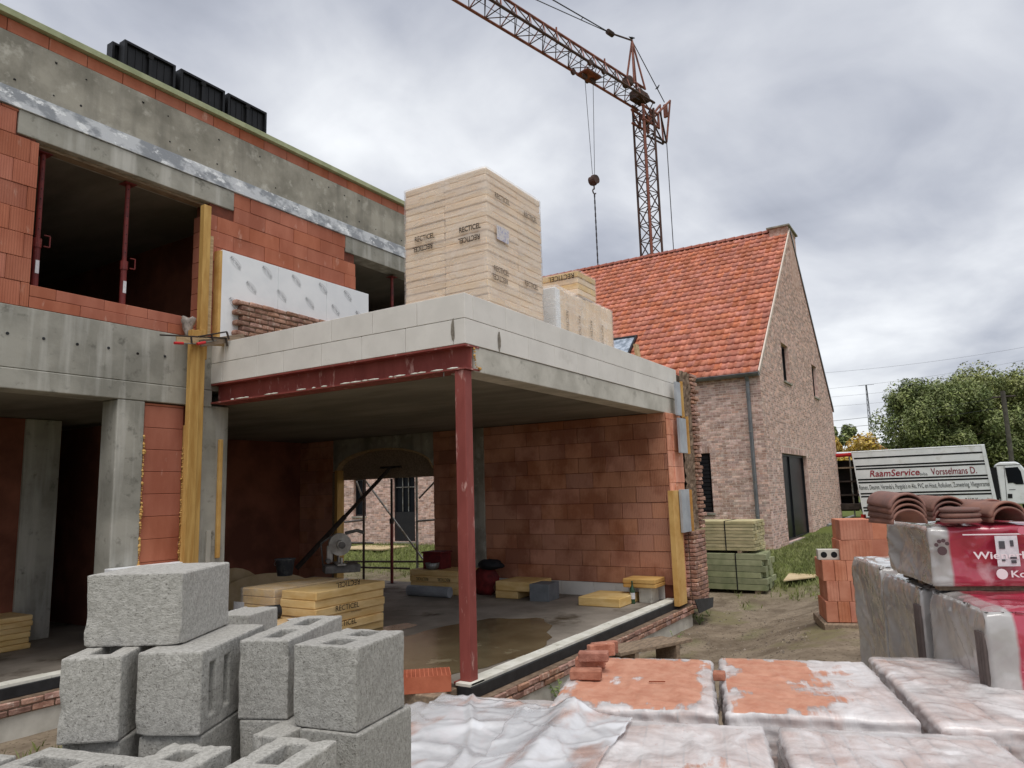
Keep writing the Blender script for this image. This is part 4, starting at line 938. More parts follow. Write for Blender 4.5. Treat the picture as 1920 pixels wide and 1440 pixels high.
# ------------------------------------------------------------------ insulation on the roof
def board(t, x0, x1, y0, y1, z0, z1, m, rr, j=.008, name='board'):
    dx_, dy_ = rr.uniform(-j, j), rr.uniform(-j, j); return piece(name, ((x0+x1)/2+dx_, (y0+y1)/2+dy_, (z0+z1)/2), (x1-x0, y1-y0, z1-z0-.002), m, t, bev=.010)
def wrap(t, x0, x1, y0, y1, z0, z1, m, seed, amp=.010, n=46, name='plastic_film', top=True):
    """shrink film round a stack: horizontal pull wrinkles, pulled taut at the corners"""
    mb = MB(); per = [(x0, y0), (x1, y0), (x1, y1), (x0, y1)]; P = []
    for k in range(4):
        a, b = Vector((*per[k], 0)), Vector((*per[(k+1) % 4], 0)); nr = (b-a).cross(Z).normalized()
        for i in range(20): P.append((a.lerp(b, i/20), nr, min(i, 20-i)/10))
    L_ = len(P)
    for j in range(n+1):
        z = z0+(z1-z0)*j/n
        for i, (p, nr, e_) in enumerate(P):
            q = amp*(fbm(p.x*1.4+p.y*1.4, z*13, seed)*.9+.6*fbm(p.x*5+seed, p.y*5, z*5)); mb.v.append(p+Z*z+nr*(.014+max(-.010, q*(.35+.65*e_))))
    mb.f = [(j*L_+i, j*L_+(i+1) % L_, (j+1)*L_+(i+1) % L_, (j+1)*L_+i) for j in range(n) for i in range(L_)]
    if top: mb.f.append(tuple(n*L_+i for i in range(L_)))
    return mb.build(name, m, t, smooth=True)
rr = random.Random(4)
IX0, IX1, IY0, IY1, IZ0, IZ1 = 6.585, 7.84, 4.347, 5.55, 3.16, 5.41
IS = thing('insulation_stack', 'tall cream stack of insulation boards shrink-wrapped on the extension roof', 'insulation', (IX0, IY0, 3.14))
nl = 27; h_ = (IZ1-IZ0)/nl
for k in range(nl):
    for (a, b) in ((IX0, (IX0+IX1)/2+.05), ((IX0+IX1)/2+.052, IX1)):
        for (c, d) in ((IY0, (IY0+IY1)/2), ((IY0+IY1)/2+.003, IY1)): board(IS, a, b, c, d, IZ0+k*h_, IZ0+(k+1)*h_, FOAMC, rr, .006)
box('pallet', IX0+.03, IX1-.03, IY0+.03, IY1-.03, 3.141, 3.16, WOODG, IS)
wrap(IS, IX0, IX1, IY0, IY1, IZ0, IZ1+.005, FILM, 3, .009)
LX = IX0-.030
def rt_face(s, px, py, h, flip=False, w=None, m=INK, sub=True):
    p = hit(px, py, 0, LX); r = Y*(-1 if not flip else 1); u = Z*(1 if not flip else -1); text(s, p, r, u, h, m, IS, width=w, off=.02, lift=.0)
    if sub: text('insulation', p-u*h*1.05-r*-.06, r, u, h*.32, mat('ink_soft', S(150, 122, 92)), IS, lift=.0)
for px, py, f in ((796, 445, 0), (792, 465, 1), (881, 427, 0), (879, 448, 1)): rt_face('RECTICEL', px, py, .062, f, .30)
LY = IY0-.030
def fr_face(s, px, py, h, flip=False, w=None, m=INK):
    p = hit(px, py, 1, LY); r = X*(-1 if flip else 1); u = Z*(-1 if flip else 1); text(s, p, r, u, h, m, IS, width=w, off=.02, lift=0)
INKF = mat('ink_faint', S(104, 90, 78))
for px, py, f in ((942, 373, 0), (995, 408, 0), (941, 508, 0), (938, 523, 1), (997, 535, 0)): fr_face('RECTICEL', px, py, .062, f, .32, INKF)
p = hit(942, 442, 1, LY-.004); box('paper_label', p.x-.12, p.x+.14, LY-.006, LY-.004, p.z-.07, p.z+.1, mat('blue_label', S(214, 208, 206), S(176, 174, 196), 40, 4, .5, lo=.5, hi=.56), IS)
# second stack: boards on edge with a flat bundle on top
I2 = thing('insulation_stack', 'low row of wrapped insulation boards standing on edge behind the roof parapet', 'insulation', (8.45, 4.5, 3.14))
x_ = 8.46
while x_ < 10.3:
    w = rr.choice((.06, .08, .1)); board(I2, x_, x_+w-.004, 4.5, 5.7, 3.141, 4.44+rr.uniform(-.015, .01)+.03*smooth(8.4, 10.3, x_), FOIL if x_ < 8.6 else FOAMC, rr, .004); x_ += w
wrap(I2, 8.45, 10.33, 4.495, 5.705, 3.15, 4.47, FILM, 8, .014, 24)
text('RECTICEL', (8.425, 4.9, 4.0), Z*-1, Y*-1, .07, INK, I2, width=.36, lift=0)
for i in range(4): text('RECTICEL', (8.72+i*.38, 4.465, 3.98), Z*-1, X, .06, INKF, I2, width=.34, lift=0)
I3 = thing('insulation_bundle', 'flat bundle of yellow insulation boards lying on the upright wrapped row', 'insulation', (9.2, 4.5, 4.49))
for k in range(4): board(I3, 9.17, 9.77, 4.5, 5.7, 4.492+k*.088, 4.492+(k+1)*.088, FOAM if k % 2 else FOAMC, rr, .01)
wrap(I3, 9.17, 9.77, 4.5, 5.7, 4.5, 4.855, FILMC, 5, .012, 12)
text('RECTICEL', hit(1052, 521, 0, 9.145), Y, Z*-1, .075, INK, I3, width=.42, lift=0, off=.006)
p0 = Vector((10.72, 4.25, 3.142)); o = MB().obox(p0+Vector((.03, .0, .42)), (.12, 0, 0), (0, .05, 0), (.05, .12, .84)).build('plank', WOOD, None, bevel=.003); tag(o, 'upright raw plank leaning at the far end of the roof parapet', 'plank')

# ------------------------------------------------------------------ things on the extension floor
def stack(label, x0, x1, y0, y1, z0, layers, m, seed, film=None, j=.02):
    rr = random.Random(seed); t = thing('insulation_stack', label, 'insulation', (x0, y0, z0)); z = z0+.001
    for h in layers: board(t, x0, x1, y0, y1, z, z+h, m, rr, j); z += h
    if film: wrap(t, x0-.015, x1+.015, y0-.015, y1+.015, z0+.01, z+.004, film, seed, .008, 14)
    return t, z
s1, zt1 = stack('yellow insulation boards piled under the dusty saw in the extension', 6.23, 7.43, 6.67, 7.27, 0, [.1]*6, FOAM, 2, None, .03)
for pxy, f in (((653, 1094), 1), ((652, 1137), 0), ((647, 1168), 0)):
    p = hit(*pxy, 1, 6.632); text('RECTICEL', p, X*(-1 if f else 1), Z*(-1 if f else 1), .062, INK, s1, width=.40, lift=0, off=.008)
p = hit(668, 1145, 1, 6.632); text('insulation', p, X, Z, .02, INK, s1, width=.18, lift=0)
s2, zt2 = stack('film-wrapped insulation boards beside the saw pile, under the bucket', 6.25, 7.45, 7.38, 7.98, 0, [.1]*6, FOAM, 6, FILMC, .015)
p = hit(452, 1137, 0, 6.225); box('paper_label', 6.19, 6.193, p.y-.1, p.y+.1, p.z-.1, p.z+.06, LETT, s2)
# saw
def saw(c, az, k_=1.22):
    t = thing('mitre_saw', 'dusty grey chop saw with round blade guard standing on the yellow boards', 'saw', c); c = Vector(c); d = Vector((math.sin(az), math.cos(az), 0)); s = Vector((d.y, -d.x, 0)); d, s, Z = d*k_, s*k_, Vector((0, 0, k_)); G1 = mat('saw_dust', S(196, 191, 182), S(158, 153, 146), 9, 6, .9, .2, 40); G2 = mat('saw_dark', S(120, 116, 112), S(88, 85, 82), 9, 6, .7)
    MB().obox(c+Z*.045, d*.42, s*.34, Z*.09).build('base', G2, t, bevel=.012); MB().obox(c+Z*.10+d*-.02, d*.10, s*.46, Z*.02).build('table', G1, t, bevel=.006)
    for q in (-.15, .15): MB().obox(c+s*q+Z*.14-d*.02, d*.02, s*.14, Z*.08).build('fence', G1, t, bevel=.004)
    rod('hinge', c-d*.16-s*.07+Z*.14, c-d*.16+s*.07+Z*.14, .035, G2, t, 12); MB().obox(c-d*.14+Z*.22, d*.07, s*.06, Z*.2).build('arm', G1, t, bevel=.015)
    k = c-d*.02+Z*.33; rod('blade_guard', k-s*.045, k+s*.045, .165, G1, t, 28); rod('blade', k-s*.052, k-s*.056, .15, GALV, t, 28); rod('motor', k+s*.04, k+s*.20, .065, G1, t, 16); rod('motor_cap', k+s*.20, k+s*.23, .05, G2, t, 16)
    MB().tube([k+d*.06+s*.02+Z*.13, k+d*.2+s*.06+Z*.16, k+d*.28+s*.09+Z*.13], .026, 10).build('handle', G2, t); MB().tube([k-d*.1+Z*.1, k-d*.22-s*.05+Z*.02, c-d*.2-s*.15+Z*.02], .012, 8).build('cable', G2, t)
    rod('laser_arm', k-d*.1-s*.07, c-d*.15-s*.1+Z*.1, .018, G1, t, 8)
sp_ = hit(640, 1072, 2, zt1); saw((sp_.x, sp_.y, zt1), R_(128))
bp_ = hit(534, 1080, 2, zt2); bk = thing('bucket', 'black dusty mortar bucket standing on the wrapped boards', 'bucket', (bp_.x, bp_.y, zt2+.004))
mbk = MB(); n = 22
for r, z in ((.0, .006), (.105, .006), (.135, .225), (.15, .23), (.15, .245), (.125, .242), (.098, .02), (0, .02)):
    for i in range(n): t = 2*math.pi*i/n; mbk.v.append((bp_.x+max(r, .001)*math.cos(t), bp_.y+max(r, .001)*math.sin(t), zt2+z))
mbk.f = [(j*n+i, j*n+(i+1) % n, (j+1)*n+(i+1) % n, (j+1)*n+i) for j in range(7) for i in range(n)]
mbk.build('pail', mat('bucket_plastic', S(74, 76, 80), S(112, 113, 114), 14, 5, .6, lo=.45, hi=.7), bk, smooth=True); MB().tube([Vector((bp_.x+.15*math.cos(R_(a)), bp_.y+.15*math.sin(R_(a)), zt2+.24-.10*math.sin(R_(a*1.0)))) for a in range(0, 181, 20)], .004, 5).build('handle', GALV, bk)
# roll and paper in front of that pile
lo_, zl = stack('low film-wrapped insulation board in front of the saw pile, black roll on it', 5.80, 6.20, 6.3, 7.5, 0, [.1]*3, FOAM, 9, FILMC, .01)
pr = hit(496, 1150, 2, zl+.083); d = Vector((.93, -.25, 0)).normalized(); RL = thing('membrane_roll', 'black roll of roofing membrane lying by the insulation pile', 'roll', pr)
mr_ = MB(); n = 20
for q in (-.18, .18):
    for r in (.08, .035):
        for i in range(n): t = 2*math.pi*i/n; s = Vector((-d.y, d.x, 0)); mr_.v.append(pr+d*q+(s*math.cos(t)+Z*math.sin(t))*r)
for i in range(n):
    j = (i+1) % n; mr_.f += [(i, j, 2*n+j, 2*n+i), (n+i, n+j, 3*n+j, 3*n+i), (i, j, n+j, n+i), (2*n+i, 2*n+j, 3*n+j, 3*n+i)]
mr_.build('sheet', MEMB, RL, smooth=False)
rod('core', pr-d*.12, pr+d*.12, .030, BLACKP, RL, 16)
pl = hit(551, 1162, 2, zl+.012); tag(MB().obox((pl.x, pl.y, zl+.013), (.1, -.05, 0), (.1, .2, 0), (0, 0, .002)).build('paper_sheet', LETT, None), 'white paper label sheet lying on the low wrapped board', 'paper')
# far pile, tube, boards, bags
f1, zf = stack('yellow insulation boards stacked against the far brick wall by the arch', 10.2, 10.8, 7.42, 8.55, 0, [.1]*4, FOAM, 12, None, .008)
for y_ in (8.25, 7.78): text('RECTICEL', (10.17, y_, .25), Y, Z*-1, .05, INK, f1, width=.27, lift=0)
tb = MB(); 
for q in (7.46, 8.34):
    for i in range(14): t = 2*math.pi*i/14; tb.v.append((9.92+.085*math.cos(t)*(1 if abs(math.cos(t)) < .8 else .92), q, .09+.088*math.sin(t)))
tb.f = [(i, (i+1) % 14, 14+(i+1) % 14, 14+i) for i in range(14)]+[tuple(range(14)), tuple(range(14, 28))]
tag(tb.build('foil_roll', mat('roll_grey', S(150, 154, 160), S(128, 132, 138), 5, 5, .5), None), 'grey rolled foil lying on the floor before the far stack', 'roll')
cu = thing('tool_box', 'dark red crate standing on the far insulation stack', 'crate', (10.4, 8.2, zf)); box('body', 10.32, 10.62, 7.95, 8.35, zf+.001, zf+.27, mat('crate_red', S(118, 40, 40), S(92, 32, 34), 6), cu, .01); MB().box(10.30, 10.64, 7.93, 8.37, zf+.272, zf+.30).build('lid', MATS['crate_red'], cu, bevel=.006)
bw = MB(); n = 18
for r, z in ((.05, 0), (.11, .03), (.125, .12), (.12, .121), (.10, .035), (.0, .02)):
    for i in range(n): t = 2*math.pi*i/n; bw.v.append((10.25+max(r, .001)*math.cos(t), 8.08+max(r, .001)*math.sin(t), zf+.002+z))
bw.f = [(j*n+i, j*n+(i+1) % n, (j+1)*n+(i+1) % n, (j+1)*n+i) for j in range(5) for i in range(n)]+[tuple(range(n))]
tag(bw.build('mixing_bowl', GALV, None, smooth=True), 'small metal tub in front of the dark red crate', 'tub')
def lump(name, c, s, m, label, cat, seed, z0=0.0):
    bm = bmesh.new(); bmesh.ops.create_icosphere(bm, subdivisions=3, radius=1); mb = MB()
    V_ = []
    for v in bm.verts:
        k = 1+.32*fbm(v.co.x*1.7+seed, v.co.y*1.7, v.co.z*1.7); V_.append((c[0]+v.co.x*s[0]*k, c[1]+v.co.y*s[1]*k, max(z0+.001, c[2]+v.co.z*s[2]*k)))
    mb.add(V_, [tuple(v.index for v in f.verts) for f in bm.faces]); bm.free(); o = mb.build(name, m, None, smooth=True); tag(o, label, cat); return o
lump('tool_bag', (10.5, 7.12, .22), (.16, .22, .26), mat('bag_red', S(116, 34, 34), S(78, 24, 26), 7, 5, .8), 'slumped red tool bag at the foot of the concrete column', 'bag', 1)
lump('jacket', (10.45, 7.0, .50), (.17, .22, .09), mat('jacket_black', S(24, 25, 28), S(38, 38, 42), 9), 'black jacket thrown over the red tool bag', 'jacket', 5, .42)
lump('tool_bag', (10.45, 6.80, .12), (.12, .12, .13), mat('bag_brown', S(120, 84, 66), S(90, 60, 50), 9), 'small brown bag beside the pair of yellow boards', 'bag', 9)
b1, zb1 = stack('short yellow insulation board on the floor, a wider one laid over it', 10.2, 10.7, 6.32, 6.75, 0, [.12], FOAM, 21, None, 0)
b2, zb2 = stack('wide yellow insulation board lying over the short one on the floor', 10.18, 10.85, 6.05, 6.73, zb1, [.15], FOAM, 22, None, 0)
o = piece('foam_block', (10.33, 6.02-.12, .13), (.42, .33, .26), mat('grey_foam', S(122, 126, 130), S(108, 112, 116), 6), None, .1); tag(o, 'plain grey block on the floor beside the wide yellow board', 'block')
q0 = hit(1090, 1136, 2, 0); t, zz = stack('low cut-off yellow insulation boards lying out on the floor', q0.x, q0.x+.75, q0.y-.62, q0.y+.05, 0, [.13], FOAM, 23, None, 0)
bt_ = hit(1187, 1132, 2, 0)
for k, (dx_, dy_, lab) in enumerate(((0, 0, 'green glass bottle with white label standing on the floor'), (.12, .06, 'plain green glass bottle behind the labelled one'))):
    t = thing('bottle', lab, 'bottle', (bt_.x+dx_, bt_.y+dy_, 0)); mbk = MB(); n = 14
    for r, z in ((.034, .002), (.036, .01), (.036, .19), (.030, .225), (.014, .27), (.013, .31), (.015, .312), (.015, .33)):
        for i in range(n): a_ = 2*math.pi*i/n; mbk.v.append((bt_.x+dx_+r*math.cos(a_), bt_.y+dy_+r*math.sin(a_), z))
    mbk.f = [(j*n+i, j*n+(i+1) % n, (j+1)*n+(i+1) % n, (j+1)*n+i) for j in range(7) for i in range(n)]+[tuple(range(n)), tuple(range(7*n, 8*n))]
    mbk.build('glass', mat('bottle_green', S(52, 84, 58), S(44, 70, 50), 5, 3, .15, spec=.6), t, smooth=True)
    if k == 0: rod('label', (bt_.x, bt_.y, .07), (bt_.x, bt_.y, .16), .0372, LETT, t, 16)
bx_ = piece('aerated_block', (10.72, 4.30, .11), (.3, .2, .22), CONCL, None); tag(bx_, 'pale block carrying yellow boards at the end of the brick wall', 'block')
t, zz = stack('yellow boards laid on the pale block at the end of the brick wall', 10.5, 10.92, 4.1, 4.62, .222, [.06, .07], FOAMO, 24, None, .005)
# raking steel brace inside and curved sheets
o = rod('raking_prop', hit(733, 876, 0, 10.7), hit(556, 1066, 0, 9.4), .035, DARKM); a_ = hit(733, 876, 0, 10.7); BR = thing('raking_prop', 'dark raking steel prop leaning up to the arch form', 'prop', hit(556, 1066, 0, 9.4)); o.name = 'tube'; o.parent = BR; o.matrix_parent_inverse = worldm(BR).inverted()
MB().obox(a_, (0, .5, 0), (.06, 0, 0), (0, 0, .04)).build('head_plate', DARKM, BR); rod('lower_tube', a_.lerp(hit(556, 1066, 0, 9.4), .5), hit(556, 1066, 0, 9.4), .045, DARKM, BR)
for k, (pc, w, h, y) in enumerate((((450, 1090), .62, .58, 10.3), ((505, 1096), 1.15, .46, 10.0))):
    c = hit(*pc, 1, y); pts = [Vector((c.x+w*math.cos(R_(a)), y+.2*math.sin(R_(a)), .01+h*math.sin(R_(a))*1.0+.0)) for a in range(0, 181, 12)]
    o = MB().prism(pts, (.0, .02, 0)).build('curved_sheet', MESHB, None); tag(o, ('small rounded' if k == 0 else 'large rounded')+' plywood sheet leaning in the dark back of the extension', 'sheet')
    h0 = min(v.co.z for v in o.data.vertices)
yl = hit(57, 1215, 2, 0); t, zz = stack('cream insulation boards stacked in the dark left-hand room', yl.x-1.2, yl.x, yl.y, yl.y+.6, 0, [.065]*6, FOAM, 30, None, .015)
# scaffold frame seen through the arch
SCF = thing('scaffold', 'thin scaffold frame of tubes and diagonals seen through the arch opening', 'scaffold', (12.7, 10, -.4)); 
def SP(px, py, x=12.7): return hit(px, py, 0, x)
for px, m in ((682, DARKM), (781, GALV)):
    a = SP(px, 898); b = SP(px, 1060); rod('standard', (a.x, a.y, gz(a.x, a.y)), (a.x, a.y, 3.6), .028, m, SCF)
rod('standard', (12.7, SP(640, 900).y, -.4), (12.7, SP(640, 900).y, 3.6), .028, GALV, SCF)
for p, q in (((686, 902), (793, 1048)), ((668, 902), (679, 931)), ((786, 934), (822, 896)), ((646, 979), (683, 975)), ((781, 977), (825, 974)), ((640, 1053), (800, 1053)), ((640, 1063), (768, 1066)), ((640, 1018), (700, 1018))): rod('brace', SP(*p), SP(*q), .022, GALV if p[1] < 1050 or p[0] > 700 else DARKM, SCF)
a = hit(734, 893, 0, WX+.2); pp_ = thing('steel_prop', 'dark steel prop standing in the middle of the arch opening', 'prop', (WX+.2, a.y, 0)); rod('upper_tube', (WX+.2, a.y, 1.2), (WX+.2, a.y, 2.03), .024, DARKM, pp_, 10); rod('lower_tube', (WX+.2, a.y, .005), (WX+.2, a.y, 1.2), .032, STEELP, pp_, 10); rod('collar', (WX+.2, a.y, 1.15), (WX+.2, a.y, 1.25), .045, DARKM, pp_, 10); box('base_plate', WX+.12, WX+.28, a.y-.08, a.y+.08, -.008, .004, DARKM, pp_)
a = SP(700, 1035, 17.5); o = box('terrace_board', 17.3, 18.6, 15.6, 17.6, .02, .07, MESHB, None, .01); tag(o, 'pale sheet lying on the grass by the back door, seen through the arch', 'sheet')

# ------------------------------------------------------------------ lumber beside the path
def lumber(label, c, rows, cols, th, w, ln, m, end, seed, grp):
    rr = random.Random(seed); t = thing('lumber_bundle', label, 'lumber', c, grp); x0, y0, z0 = c
    for r in range(rows):
        for k in range(cols):
            e_ = rr.uniform(0, .12) if end else rr.uniform(0, .04)
            piece('plank', (x0+w*(k+.5), y0+ln/2+e_, z0+th*(r+.5)), (w-.006, ln, th-.008), m, t, bev=.003)
    for q in (.55,): 
        y_ = y0+q; MB().box(x0-.006, x0+w*cols+.006, y_, y_+.02, z0+th*rows-.002, z0+th*rows+.004).box(x0-.010, x0-.006, y_, y_+.02, z0, z0+th*rows).build('strap', INKB, t)
    return z0+th*rows
lc = hit(1441, 1108, 2, -.24); zg = gz(lc.x, lc.y)
for k in range(3): tag(box('timber_bearer', lc.x+.02, lc.x+.85, lc.y+.15+k*1.0, lc.y+.25+k*1.0, zg-.05, zg+.075, WOODG), ('squared bearer under the path end of the beam bundle', 'squared bearer under the middle of the beam bundle', 'squared bearer under the hidden far end of the beams')[k], 'timber', 'bearers under the lumber')
zl1 = lumber('lower bundle of thick green treated beams stacked beside the brick pier', (lc.x, lc.y, zg+.077), 6, 5, .112, .17, 2.8, WOODPG, True, 3, 'lumber bundles by the path')
uc = hit(1410, 1030, 2, zl1+.05)
for k in range(3): tag(box('timber_batten', lc.x+.05, lc.x+.95, lc.y+.45+k*.9, lc.y+.53+k*.9, zl1+.001, zl1+.045, WOODG), ('thin batten between the lumber bundles at the path end', 'thin batten between the middles of the lumber bundles', 'thin batten between the lumber bundles at the hidden end')[k], 'timber', 'battens between lumber')
lumber('upper bundle of thin pale planks strapped on top of the green beams', (lc.x+.06, lc.y+.18, zl1+.046), 9, 6, .062, .14, 2.6, WOODP, False, 4, 'lumber bundles by the path')
a = hit(1500, 1086, 2, gz(14.5, 3.0)+.02); o = MB().prism([hit(1469, 1090, 2, -.13), hit(1530, 1083, 2, -.13), hit(1533, 1079, 2, -.13), hit(1480, 1076, 2, -.13)], (0, 0, .02)).build('raw_board', MESHB, None); tag(o, 'pale board lying flat on the grass beside the beams', 'board')
# ------------------------------------------------------------------ concrete blocks in the foreground
def cell_block(kind):
    """hollow concrete block 0.39 x 0.14 x 0.19 with real cores; kind 0 = cores up, 1 = slots in the end as well, 2 = solid"""
    L_, W_, H_ = .39, .14, .19; xs = [0, .04, .105, .165, .225, .285, .35, L_]; ys = [0, .045, .095, W_]; void = set() if kind == 2 else {(1, 1), (2, 1), (4, 1), (5, 1)}
    mb = MB(); zb = .035
    for i in range(len(xs)-1):
        for j in range(len(ys)-1):
            x0, x1, y0, y1 = xs[i], xs[i+1], ys[j], ys[j+1]; mb.add([(x0, y0, 0), (x0, y1, 0), (x1, y1, 0), (x1, y0, 0)], [(0, 1, 2, 3)])
            z = zb if (i, j) in void else H_
            mb.add([(x0, y0, z), (x1, y0, z), (x1, y1, z), (x0, y1, z)], [(0, 1, 2, 3)])
            if (i, j) in void:
                for (a, b, ni, nj) in (((x0, y0), (x1, y0), i, j-1), ((x1, y0), (x1, y1), i+1, j), ((x1, y1), (x0, y1), i, j+1), ((x0, y1), (x0, y0), i-1, j)):
                    if (ni, nj) not in void: mb.add([(*a, zb), (*b, zb), (*b, H_), (*a, H_)], [(0, 1, 2, 3)])
    for i in range(len(xs)-1): mb.add([(xs[i], 0, 0), (xs[i+1], 0, 0), (xs[i+1], 0, H_), (xs[i], 0, H_)], [(0, 1, 2, 3)]); mb.add([(xs[i], W_, 0), (xs[i+1], W_, 0), (xs[i+1], W_, H_), (xs[i], W_, H_)], [(0, 1, 2, 3)])
    for j in range(len(ys)-1):
        if kind == 1 and j == 1: pass
        mb.add([(L_, ys[j], 0), (L_, ys[j+1], 0), (L_, ys[j+1], H_), (L_, ys[j], H_)], [(0, 1, 2, 3)]); mb.add([(0, ys[j], 0), (0, ys[j+1], 0), (0, ys[j+1], H_), (0, ys[j], H_)], [(0, 1, 2, 3)])
    me = mb.mesh('block', BLKC); bm = bmesh.new(); bm.from_mesh(me); bmesh.ops.remove_doubles(bm, verts=bm.verts, dist=.0005); bmesh.ops.recalc_face_normals(bm, faces=bm.faces)
    if kind == 1:   # two tall slots pressed into the long side (y = 0)
        pass
    bmesh.ops.subdivide_edges(bm, edges=[e for e in bm.edges if e.calc_length() > .04], cuts=4, use_grid_fill=True)
    sharp = [e for e in bm.edges if len(e.link_faces) == 2 and e.calc_face_angle(0) > 1]
    bmesh.ops.bevel(bm, geom=sharp, offset=.0045, segments=2, affect='EDGES', profile=.55)
    for f in bm.faces: f.smooth = False
    bm.to_mesh(me); bm.free(); return me
def chip(me, seed, n=9):
    """knock bits off edges and corners"""
    m2 = me.copy(); rr = random.Random(seed); hits = []
    for k in range(n):
        ax = rr.randrange(3); p = [rr.choice((0, .39)), rr.choice((0, .14)), rr.choice((0, .19, .19))]; p[ax] = rr.uniform(0, (.39, .14, .19)[ax]); hits.append((Vector(p), rr.uniform(.008, .026)))
    cen = Vector((.195, .07, .095))
    for v in m2.vertices:
        for p, r in hits:
            d = (v.co-p).length
            if d < r: v.co += (cen-v.co).normalized()*(r-d)*.45
    return m2
CB = [cell_block(0), cell_block(2)]
# block with two tall slots on its side
def slot_block():
    bm = bmesh.new(); mb = MB(); L_, W_, H_ = .39, .14, .19
    xs = [0, .045, .075, .125, .155, .23, .31, L_]; zs = [0, .035, .155, H_]
    for j in range(len(xs)-1):
        for k in range(3):
            d = .06 if (j in (1, 3) and k == 1) else 0
            mb.add([(xs[j], d, zs[k]), (xs[j+1], d, zs[k]), (xs[j+1], d, zs[k+1]), (xs[j], d, zs[k+1])], [(0, 1, 2, 3)])
            if d:
                c = [(xs[j], zs[k]), (xs[j+1], zs[k]), (xs[j+1], zs[k+1]), (xs[j], zs[k+1])]
                for (a0, z0), (a1, z1) in zip(c, c[1:]+c[:1]): mb.add([(a0, 0, z0), (a1, 0, z1), (a1, d, z1), (a0, d, z0)], [(0, 1, 2, 3)])
            mb.add([(xs[j], W_, zs[k]), (xs[j+1], W_, zs[k]), (xs[j+1], W_, zs[k+1]), (xs[j], W_, zs[k+1])], [(0, 1, 2, 3)])
        for z_ in (0, H_): mb.add([(xs[j], 0, z_), (xs[j+1], 0, z_), (xs[j+1], W_, z_), (xs[j], W_, z_)], [(0, 1, 2, 3)])
    for k in range(3):
        for x_ in (0, L_): mb.add([(x_, 0, zs[k]), (x_, W_, zs[k]), (x_, W_, zs[k+1]), (x_, 0, zs[k+1])], [(0, 1, 2, 3)])
    me = mb.mesh('block', BLKC); bm.from_mesh(me); bmesh.ops.remove_doubles(bm, verts=bm.verts, dist=.0005); bmesh.ops.recalc_face_normals(bm, faces=bm.faces)
    bmesh.ops.subdivide_edges(bm, edges=[e for e in bm.edges if e.calc_length() > .04], cuts=4, use_grid_fill=True)
    bmesh.ops.bevel(bm, geom=[e for e in bm.edges if len(e.link_faces) == 2 and e.calc_face_angle(0) > 1], offset=.005, segments=2, affect='EDGES', profile=.55); bm.to_mesh(me); bm.free(); return me
CB.append(slot_block())
CBV = [[chip(m_, 10*k+i) for i in range(4)] for k, m_ in enumerate(CB)]; CBN = [0]
CT = bpy.data.textures.new('grit', 'CLOUDS'); CT.noise_scale = .012; CT.noise_depth = 2
CT2 = bpy.data.textures.new('chips', 'CLOUDS'); CT2.noise_scale = .035; CT2.noise_depth = 3
def cblock(p, az, kind, label, sc=(1, 1, 1), far=False):
    """p = a lower corner of the block (near right one seen along its length, or far right one), az = direction of its length"""
    CBN[0] += 1; o = bpy.data.objects.new('concrete_block', CBV[kind][CBN[0] % 4]); link(o); d = Vector((math.sin(R_(az)), math.cos(R_(az)), 0)); o.location = Vector(p)-(d*.39*sc[0] if far else d*0); o.rotation_euler = (0, 0, R_(90-az)); o.scale = sc; tag(o, label, 'block', 'grey concrete blocks in the near stack')
    s = o.modifiers.new('sub', 'SUBSURF'); s.subdivision_type = 'SIMPLE'; s.levels = 1; s.render_levels = 1
    d = o.modifiers.new('grit', 'DISPLACE'); d.texture = CT2; d.strength = .0028; d.mid_level = .5; d.texture_coords = 'GLOBAL'
    return o
HB = .20; Z1 = 1.338; Z2 = Z1-HB-.002; Z3 = Z2-HB-.002; SB = (1, 1.08, HB/.19)
def P2(px, dep, z):                     # point on level z below pixel column px at that depth
    q = CAM+ray(px, 1200)*dep; return Vector((q.x, q.y, z))
cblock(P2(338, 1.90, Z1), 60, 1, 'single concrete block lying across the top of the near grey stack', (.30/.39, .26/.14, .97))
cblock(P2(230, 1.80, Z2), 52, 0, 'outer left concrete block carrying the top block', (1, 1.02, SB[2]))
cblock(P2(380, 1.82, Z2), 62, 2, 'concrete block with two tall slots facing the open gap', (1, 1.2, SB[2]))
cblock(P2(541, 1.93, Z2), 66, 0, 'concrete block with open core set back beside the slotted one', (1, 1.0, SB[2]))
cblock(P2(668, 1.81, Z2), 80, 0, 'outer right concrete block with a chipped edge and open core', (.60, 1.36, SB[2]))
cblock(P2(466, 2.55, 1.105), 70, 1, 'small piece of concrete block showing behind the top block', (.5, 1, SB[2]))
COLS = ((234, 1.81, 60, 1.04, 'outer left'), (384, 1.83, 62, 1.16, 'slotted'), (545, 1.93, 66, 1.0, 'set-back'), (672, 1.80, 80, 1.25, 'chipped right'), (528, 1.80, 80, .6, 'narrow middle'))
for px, dep, az, w, nm_ in COLS: cblock(P2(px, dep, Z3), az, 1, 'concrete block directly below the '+nm_+' one in the stack', (.66 if nm_[0] == 'c' else 1, w, SB[2]))
